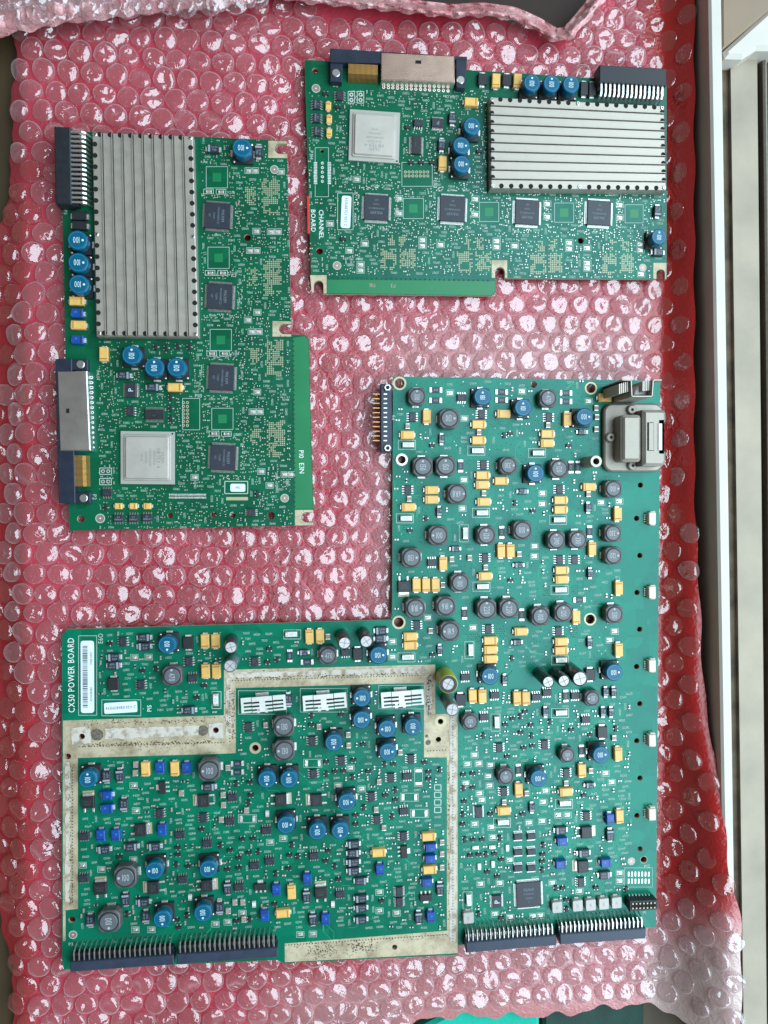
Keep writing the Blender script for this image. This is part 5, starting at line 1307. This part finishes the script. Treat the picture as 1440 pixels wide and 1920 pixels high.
# ------------------------------------------------------------------ the two channel boards
def corner_tab(b, pts, slot, r):
    b.sheet('plated_corner', pts, STRIP, .00006)
    x, y = b.L(*slot)
    for p in pts: pass
    us = [p[0] for p in pts]; vs_ = [p[1] for p in pts]; occ[int(min(vs_)):int(max(vs_)), int(min(us)):int(max(us))] = True
def pad_field(b, u0, v0, u1, v1, st, seed, dens=.85, hole=None):
    rgq = random.Random(seed); nx, ny = int((u1 - u0) / st), int((v1 - v0) / st)
    for i in range(nx):
        for j in range(ny):
            u, v = u0 + (i + .5) * st, v0 + (j + .5) * st
            if hole and hole[0] < u < hole[2] and hole[1] < v < hole[3]: continue
            e = min(i, nx - 1 - i, j, ny - 1 - j)
            if rgq.random() > (dens if e > 0 else dens * .6) or math.sin(i * .6 + seed) * math.sin(j * .5 + seed * 2) > .86: continue
            x, y = b.L(u, v); h = st * .32 * mpp(u, v)
            b.pads.box(x - h, x + h, y - h, y + h, THICK, THICK + .00006, 0, 2)
    occ[int(v0):int(v1), int(u0):int(u1)] = True
def footprint(b, u, v, s=40):
    for i in range(4): pass
    b.frame(u, v, s, s, .8)
    b.sheet('bare_pad', [(u - 8, v - 8), (u + 8, v - 8), (u + 8, v + 8), (u - 8, v + 8)], GREEN_LT, .00006)
    mark(u, v, s + 2, s + 2)
def qfp_halo(b, u, v, s, seed):
    rgq = random.Random(seed)
    for q in range(70):
        a_ = rgq.uniform(-1, 1) * s * .62; d = s * .5 + rgq.choice([10, 13, 16]); sd = rgq.randrange(4)
        p = ((u + a_, v - d), (u + a_, v + d), (u - d, v + a_), (u + d, v + a_))[sd]
        if free(*p, 2, 2) and inside(p, b.out):
            x, y = b.L(*p); b.pads.cyl(x, y, THICK, THICK + .00007, .00032, 6)
def mezz(b, parts, pins, screws, plate, plate_m, notch, gold_dir, nm='mezzanine_connector'):
    H = .0065
    def pol(pts, h): return [(p[0] - b.o[0], p[1] - b.o[1]) for p in px_poly(pts, ZT + h)]
    mb = MB()
    for pts, h in parts: mb.prism(pol(pts, h), -.0004, h, .0003)
    t = obj(nm, mb.mesh(nm, [mat('connector_navy', (0.014, 0.021, 0.040), 0.38, var=.15, vscale=200)]), b.e, (0, 0, THICK))
    child('shield_plate', MB().prism(pol(plate, H), .0002, H, .0005).mesh('shield_plate', [plate_m]), t)
    child('latch_slot', MB().prism(pol(notch, H + .0001), H - .001, H + .0001).mesh('latch_slot', [DARK]), t)
    for (u, v) in screws:
        x, y = b.L(u, v, .0052); child('screw', cached('mzs', lambda: MB().cyl(0, 0, .004, .0052, .0021, 20, .0003).mesh('screw', [STEEL], 40)), t, (x, y, 0))
    (u0, v0), (u1, v1), n, ln = pins
    for i in range(n):
        q = (i + .5) / n; u, v = u0 + (u1 - u0) * q, v0 + (v1 - v0) * q
        x, y = b.L(u, v, .004); p = child('pin', cached(('mzp', gold_dir), lambda: MB().bar([(-.0037, .0047), (.0012, .0043), (.0025, .0028), (.0037, .0003)], .00036, .0003).mesh('pin', [mat('gold_pin', (0.62, 0.33, 0.10), .32, metal=.85)])), t, (x, y, 0), math.radians(gold_dir))
    for pts, h in parts:
        us = [p[0] for p in pts]; vs_ = [p[1] for p in pts]; occ[max(0, int(min(vs_)) - 3):int(max(vs_)) + 3, max(0, int(min(us)) - 3):int(max(us)) + 3] = True
    us = [p[0] for p in plate]; vs_ = [p[1] for p in plate]; occ[int(min(vs_)) - 2:int(max(vs_)) + 2, int(min(us)) - 2:int(max(us)) + 2] = True
def ringrow(b, a_, c_, n, r=2.9):
    for i in range(n):
        t = i / (n - 1); u, v = a_[0] + (c_[0] - a_[0]) * t, a_[1] + (c_[1] - a_[1]) * t
        x, y = b.L(u, v); k = mpp(u, v); b.pads.ring(x, y, THICK + .00008, r * .45 * k, r * k, 12, 1); mark(u, v, 8, 8)

rot1 = lambda u, v: -0.4
L1 = Board('circuit_board', 'tall green channel board with upright ribbed metal cover, lying beside the wrap edge', B1,
           [(464, 445.6, 6.5), (151.5, 973, 7), (319, 966.7, 5.5), (400.8, 965, 6), (436, 965.6, 6), (508, 967, 7.5)], PCB_CHAN, rot1)
def plated(b, pts): b.sheet('plated_corner', pts, STRIP, .00006)
plated(L1, [(503, 264), (537, 264.5), (538, 269.5)] + arc(525, 279, 9.8, 270, 90) + [(538.4, 288.6), (538.6, 296.5), (503, 296)])
plated(L1, [(511, 602), (545.5, 602.5), (546, 607.4)] + arc(533, 617, 9.8, 270, 90) + [(546, 626.8), (546, 631), (511, 631)])
plated(L1, [(553, 956), (587, 956), (587.4, 960.4)] + arc(575, 970, 9.8, 270, 90) + [(587.6, 979.6), (587.6, 984.6), (553, 985.4)])
occ[262:298, 501:540] = True; occ[600:633, 509:548] = True; occ[954:988, 551:590] = True
L1.sheet('bare_edge_strip', [(549.5, 634), (571, 630), (578, 637), (586.5, 954), (552.5, 954)], GREEN_LT, .00004)
dots(L1, (550.5, 640), (553, 950), 9, 1.6)
occ[628:955, 546:590] = True
finned_cover(L1, [(172.3, 247), (362, 254), (372, 632), (180, 630)], 10, 'v')
pin_connector(L1, (131.5, 238), (134, 383), 30, 16, .0085, CONNBLK, TIN, 'pin_connector', 5.2, 3.2, .95)
mark(140, 312, 60, 150)
for u, v in ((148, 404), (148.5, 422)): diode(L1, u, v, 'h', 7.2, 4.4, 2.6, None, False, BLK, 'rectifier')
for u, v, a_ in ((144.8, 450, 180), (146, 492, 180), (147.3, 533, 180), (246.7, 665.6, -90), (289, 688.5, -90), (331, 688.5, -90), (453.5, 277, 180)): kind_u(L1, u, v, a_, '100', 36)
for u, v, o in ((143, 563.8, 'h'), (146, 609, 'h'), (193.8, 663.5, 'v'), (327.5, 726, 'h')): tant(L1, u, v, o)
for u, v in ((144, 586.7), (145, 636.5)): tant(L1, u, v, 'h', 'B', 5.8, 4.4, 3.4)
for u, v in ((221.7, 949), (249.4, 949), (275.8, 949)): tant(L1, u, v, 'h', 'T', 3.8, 3.2, 2.0)
for u, v, o in ((231.7, 703.5, 'h'), (286.9, 726, 'h'), (399.4, 278, 'h'), (484.8, 282.5, 'v')): diode(L1, u, v, o, 6.0, 4.2, 2.3, '06J')
soic(L1, 245, 731, 'lr', L=7.6, Wd=5.2, n=14, pitch=.5, reach=1.6, nm='narrow_chip', wd=.25, txt='P', tsize=2.4, tm=BLUEPRINT)
soic(L1, 289, 777, 'tb', L=9.6, Wd=5.0, n=14, pitch=.65, reach=1.5, nm='wide_chip', wd=.34, m=BLK)
for u, v, o in ((244, 771, 'lr'), (200.4, 924, 'tb'), (222, 972, 'tb'), (250, 972, 'tb'), (275.8, 971, 'tb')): soic(L1, u, v, o, m=NAVYCHIP if v > 960 else None, txt='LP38501/2.5' if v > 960 else None, nm='regulator_chip' if v > 960 else 'soic_chip', tm=DIODEBAND if v > 960 else None)
bga(L1, 275.4, 858, 101, 0, -90)
for u, v in ((407.7, 404), (412, 555.4), (415, 708), (418, 858)):
    qfp(L1, u, v, 48, ang=-92); qfp_halo(L1, u, v, 48, int(v))
for u, v in ((406.7, 332.5), (409.8, 483.5), (414, 637.5), (417, 785.4)): footprint(L1, u, v)
for u, v in ((391, 359), (414.4, 359.6), (394, 511.7), (417.5, 511.7), (397, 663), (421, 663), (401.5, 813), (424.4, 813.5)):
    cerc(L1, u, v, 'h', 1.4, 1.5, 1.0); L1.frame(u, v, 18, 9, 1)
for i in range(4):
    dy = 151.2 * i; dx = 3.3 * i
    pad_field(L1, 490 + dx, 334 + dy, 528 + dx, 404 + dy, 3.5, i, .9, (506 + dx, 383 + dy, 520 + dx, 392 + dy)); pad_field(L1, 459 + dx, 350 + dy, 480 + dx, 385 + dy, 3.5, i + 9, .85)
for t in '466,320 478,320 526.5,322 480.6,433.5 508,434.6 521,434.6 469,470 481,470 482.7,585.6 465,600 472,622 485,622 482,735 474,772 487,772 490,884 533.8,889.6 545,889.6 505.6,910 365,894.8'.split(): tpad(L1, *map(float, t.split(',')))
for t in '320,744.8 320,765.6 320,784 482.7,926 292,650 312,652 333,648 355,650 198,952'.split(): sot(L1, *map(float, t.split(',')), 90)
soic(L1, 471, 961, 'lr', L=4.0, Wd=4.2, n=4, pitch=.9, nm='soic_chip')
for u, v, r in ((514.6, 318, 8), (188, 972, 9), (533.8, 934, 8)): fiducial(L1, u, v, r)
mezz(L1, [([(103.5, 673), (134, 673), (141, 944), (110, 944)], .0060), ([(134.5, 674), (164, 674), (164, 694), (134.5, 694)], .0045), ([(141.5, 923), (169, 923), (169, 943), (141.5, 943)], .0045)],
     ((150, 854), (151.5, 912), 26, 7), [(150.4, 683), (156, 934)], [(107, 696), (163, 695), (169.5, 845), (112, 845)], SHIELD, [(124, 766), (130, 766), (130, 774.5), (124, 774.5)], -90)
ringrow(L1, (172, 708), (174.5, 839), 15)
L1.frame(358.5, 776.5, 32, 59, .8)
for i in range(7):
    for q in (344, 351.5): x, y = L1.L(q, 755 + i * 7.1); L1.pads.ring(x, y, THICK + .00008, .0004, .0008, 10, 2)
occ[745:808, 340:378] = True
for i in range(26):
    for q in (927.5, 933): x, y = L1.L(318 + i * 2.7, q); L1.pads.box(x - .0003, x + .0003, y - .0005, y + .0005, THICK, THICK + .00006, 0, 1)
occ[922:940, 312:392] = True
L1.frame(443, 914, 43, 23, 1.4); label(L1, 446, 914.5, 28, 15, (('M5', 0, 0, 5, .9),), 0, r=3)
L1.sheet('solder_bar', [(424, 932), (465, 932), (465, 938), (424, 938)], PADTAN, .0001); occ[900:942, 420:468] = True
for u, v in ((198, 883.5), (198, 903)):
    L1.frame(u, v, 22, 12, 1.2); ringrow(L1, (u - 5, v), (u + 5, v), 2, 4)
L1.text('P113', 372, 742, 6.5, 0, 1.0); L1.text('SHLD1', 184, 703, 5, -90); L1.text('P2', 177.5, 932, 7, -90); L1.text('P5', 123, 398, 6, -90)
L1.text('P10  E3N', 565.5, 866, 9, -88, .9, 'edge_lettering', WHITE); L1.text('SHEP_DGATE', 519, 905, 5, -88, .85); L1.text('GND', 366, 909, 4.5, -90); L1.text('GND', 539, 905, 4.5, -90)
for s_, u, v in (('C2281', 434, 361), ('R2481', 383, 304), ('C2283', 438, 513), ('R2487', 388, 758), ('C2285', 440, 664), ('C1585', 373, 665), ('C2287', 445, 815)): L1.text(s_, u, v, 4.2, 0, .8)
fill(L1, [(376, 262, 546, 986), (186, 640, 376, 990)], 31, 420, 180, 2600, .7)
L1.done()

rot2 = lambda u, v: -1.6
R2 = Board('circuit_board', 'wide green channel board with horizontal ribbed metal cover and copper-toned shield plate', B2,
           [(591, 133, 6), (599, 471, 6.5), (1089, 451, 6), (604, 283, 3.5)], PCB_CHAN, rot2)
plated(R2, [(581.5, 516), (612.5, 516), (612.5, 550.4), (606.6, 550)] + arc(597.5, 535, 9.2, 0, -180) + [(588.3, 549), (584.5, 548.6)])
plated(R2, [(922, 488), (951, 488), (951, 521.4), (946.8, 521.4)] + arc(937.5, 510, 9.3, 0, -180) + [(928.2, 521), (922, 521)])
plated(R2, [(1225, 493), (1249.4, 493), (1249.4, 523.2), (1247, 523.2)] + arc(1238.8, 513, 8.2, 0, -180) + [(1230.4, 522.8), (1225, 522.6)])
occ[486:560, 920:953] = True; occ[514:552, 580:614] = True; occ[490:526, 1222:1252] = True
R2.sheet('bare_edge_strip', [(613.5, 524.5), (921, 527), (928.3, 527), (928.3, 547), (921, 553.5), (613.5, 549.5)], GREEN_LT, .00004)
dots(R2, (616, 520.5), (915, 526), 9, 1.6); occ[517:558, 612:934] = True
finned_cover(R2, [(918, 181), (1246, 198), (1250, 357), (920, 353)], 10, 'h')
pin_connector(R2, (1250, 160), (1124, 153), 30, 15, .0085, CONNBLK, TIN, 'pin_connector', 4.8, 3.0, .95)
mark(1188, 158, 134, 66)
for u, v in ((1096, 165), (1111.5, 166)): diode(R2, u, v, 'v', 7.2, 4.2, 2.6, None, False, BLK, 'rectifier')
for u, v, a_, d in ((997.5, 155, -90, 33), (1034.5, 156.5, -90, 33), (1071, 157.8, -90, 33), (885, 236, 180, 33), (865, 272.5, 180, 33), (866, 307.5, 180, 33), (1236, 443.8, -90, 31)): kind_u(R2, u, v, a_, '100', d)
for u, v, o in ((930.5, 150, 'v'), (970.8, 150, 'v'), (883.8, 190, 'h'), (830, 305, 'v')): tant(R2, u, v, o)
for u, v in ((615.5, 198), (617, 223), (617, 248)): tant(R2, u, v, 'v', 'T', 4.2, 3.0, 2.0)
for u, v, o in ((848.8, 221, 'v'), (828.8, 270, 'v'), (1234, 395, 'v'), (1235, 472, 'h')): diode(R2, u, v, o, 5.6, 4.0, 2.3, '06J')
for u, v in ((905, 147.5), (951, 149)): smc(R2, u, v, 'v', 6.0, 4.8)
for u, v, o in ((593.8, 195, 'lr'), (593.8, 220, 'lr'), (595, 245, 'lr')): soic(R2, u, v, o, m=NAVYCHIP, txt='LP38501/1.2', nm='regulator_chip', tm=DIODEBAND)
soic(R2, 637.5, 178, 'lr'); soic(R2, 785, 230, 'tb')
soic(R2, 821, 230, 'tb', L=6.4, Wd=4.6, n=12, pitch=.5, reach=1.4, nm='narrow_chip', wd=.25, txt='P', tsize=2.0, tm=DIODEBAND)
soic(R2, 781, 271, 'lr', L=9.6, Wd=5.0, n=14, pitch=.65, reach=1.4, nm='wide_chip', wd=.34, m=BLK)
bga(R2, 702.5, 252.5, 94, 0, 180)
for u, v, s_ in ((706, 388.8, 48), (848.8, 391, 47), (988.8, 397.5, 45), (1123.8, 398.8, 45)):
    qfp(R2, u, v, s_, ang=180); qfp_halo(R2, u, v, s_, int(u))
for u, v, s_ in ((775, 391, 38), (917, 397.5, 36), (1057.5, 398.8, 36), (1188.8, 401, 34)): footprint(R2, u, v, s_)
for i in range(4):
    dx = (0, 143, 281, 416)[i]; dy = (0, 5, 8, 9)[i]; k = (1, .97, .93, .9)[i]
    pad_field(R2, 713 + dx, 466 + dy, 713 + 33 * k + dx, 507 + dy, 3.4, i + 40, .9, (722 + dx, 488 + dy, 736 + dx, 500 + dy)); pad_field(R2, 713 + 36 * k + dx, 466 + dy, 713 + 68 * k + dx, 505 + dy, 3.4, i + 50, .92)
    pad_field(R2, 727 + dx, 440 + dy, 743 + dx, 464 + dy, 3.4, i + 60, .8); pad_field(R2, 747 + dx, 440 + dy, 764 + dx, 464 + dy, 3.4, i + 70, .8)
for t in '618.8,419.5 668.8,336 683.8,457 655,470 676,496 676,507 792,450 792,461 826,459 931,452 931,463 965,461 1067,455 1067,466 1101,465 1201,458 1201,469 1101,493 1101,503 1202,514 748,372 748,400 891,373 891,402 1026,382 1026,406 1162,384 1162,408'.split(): tpad(R2, *map(float, t.split(',')))
for t in '771,303.8 790,303.8 810,303.8 633.8,200 611,175 643.8,447.5 899,283 765,238'.split(): sot(R2, *map(float, t.split(',')), 0)
for u, v, r in ((592.5, 166, 8), (632, 498, 8), (1205, 502, 7)): fiducial(R2, u, v, r)
mezz(R2, [([(619, 90), (714, 96), (714, 118), (619, 116)], .0060), ([(855, 105), (876, 107), (872, 166), (856, 164)], .0045), ([(619, 117), (643, 118), (641, 154), (619, 152)], .0045), ([(714, 96), (876, 106), (876, 112), (714, 104)], .0050)],
     ((653, 134), (708, 137), 24, 7), [(630, 136), (863.8, 149)], [(715, 98), (852, 104.5), (853, 155), (715, 149)], BRONZE, [(779, 113), (790, 113.5), (790, 119.5), (779, 119)], 180)
ringrow(R2, (719.5, 164), (840, 170.5), 15)
R2.frame(603.5, 323, 25, 92, .8)
for i in range(14):
    for q in (591.5, 617.5): x, y = R2.L(q, 305 + i * 3); R2.pads.box(x - .0009, x + .0009, y - .0003, y + .0003, THICK, THICK + .00008, 0, 1)
for i in range(5):
    x, y = R2.L(604.5, 306 + i * 8.5); R2.pads.ring(x, y, THICK + .00008, .0003, .0008, 10, 1)
occ[274:372, 586:622] = True
for u, v in ((658.8, 182.5), (676, 182.5)):
    R2.frame(u, v, 12, 22, 1.2); ringrow(R2, (u, v - 5), (u, v + 5), 2, 4)
R2.frame(782, 327, 57, 45, .8)
for i in range(7):
    for q in (322.5, 330): x, y = R2.L(760 + i * 7, q); R2.pads.ring(x, y, THICK + .00008, .0004, .0008, 10, 2)
occ[302:352, 752:812] = True
label(R2, 648.8, 397.5, 60, 18, (('453561187123 REV C', 0, 0, 5.4, .78),), -91, r=4); R2.frame(647.5, 396.5, 29, 69, .9)
R2.text('CHANNEL', 602.5, 421, 8.5, -88, .95, 'board_title', WHITE); R2.text('BOARD', 587.5, 414, 8.5, -88, .95, 'board_title', WHITE); mark(595, 420, 30, 66)
R2.text('P314', 584, 291, 6.5, -88); R2.text('P2', 628.5, 160, 7, 180); R2.text('SHLD1', 844, 182, 5, 180); R2.text('SHEP_DGATE', 661, 485, 4.8, 180, .85); R2.text('GND', 657, 497, 4.6, 180); R2.text('GND', 653, 336, 4.6, 180); R2.text('P113', 816, 345, 7, 90)
R2.text('F1B', 698, 535, 7, 180, .9, 'edge_lettering', COPPERISH); R2.text('P3', 737, 536, 7, 180, .9, 'edge_lettering', COPPERISH)
pl = [(p[0] - R2.o[0], p[1] - R2.o[1]) for p in px_poly([(575.6, 368), (580.2, 368), (581.4, 438), (577, 438)], ZT)]
obj('edge_sticker', MB().prism(pl, -.0006, .00018).mesh('edge_sticker', [REDINK]), R2.e, (0, 0, THICK))
fill(R2, [(580, 170, 912, 520), (905, 362, 1246, 520)], 41, 420, 170, 2600, .7)
R2.done()
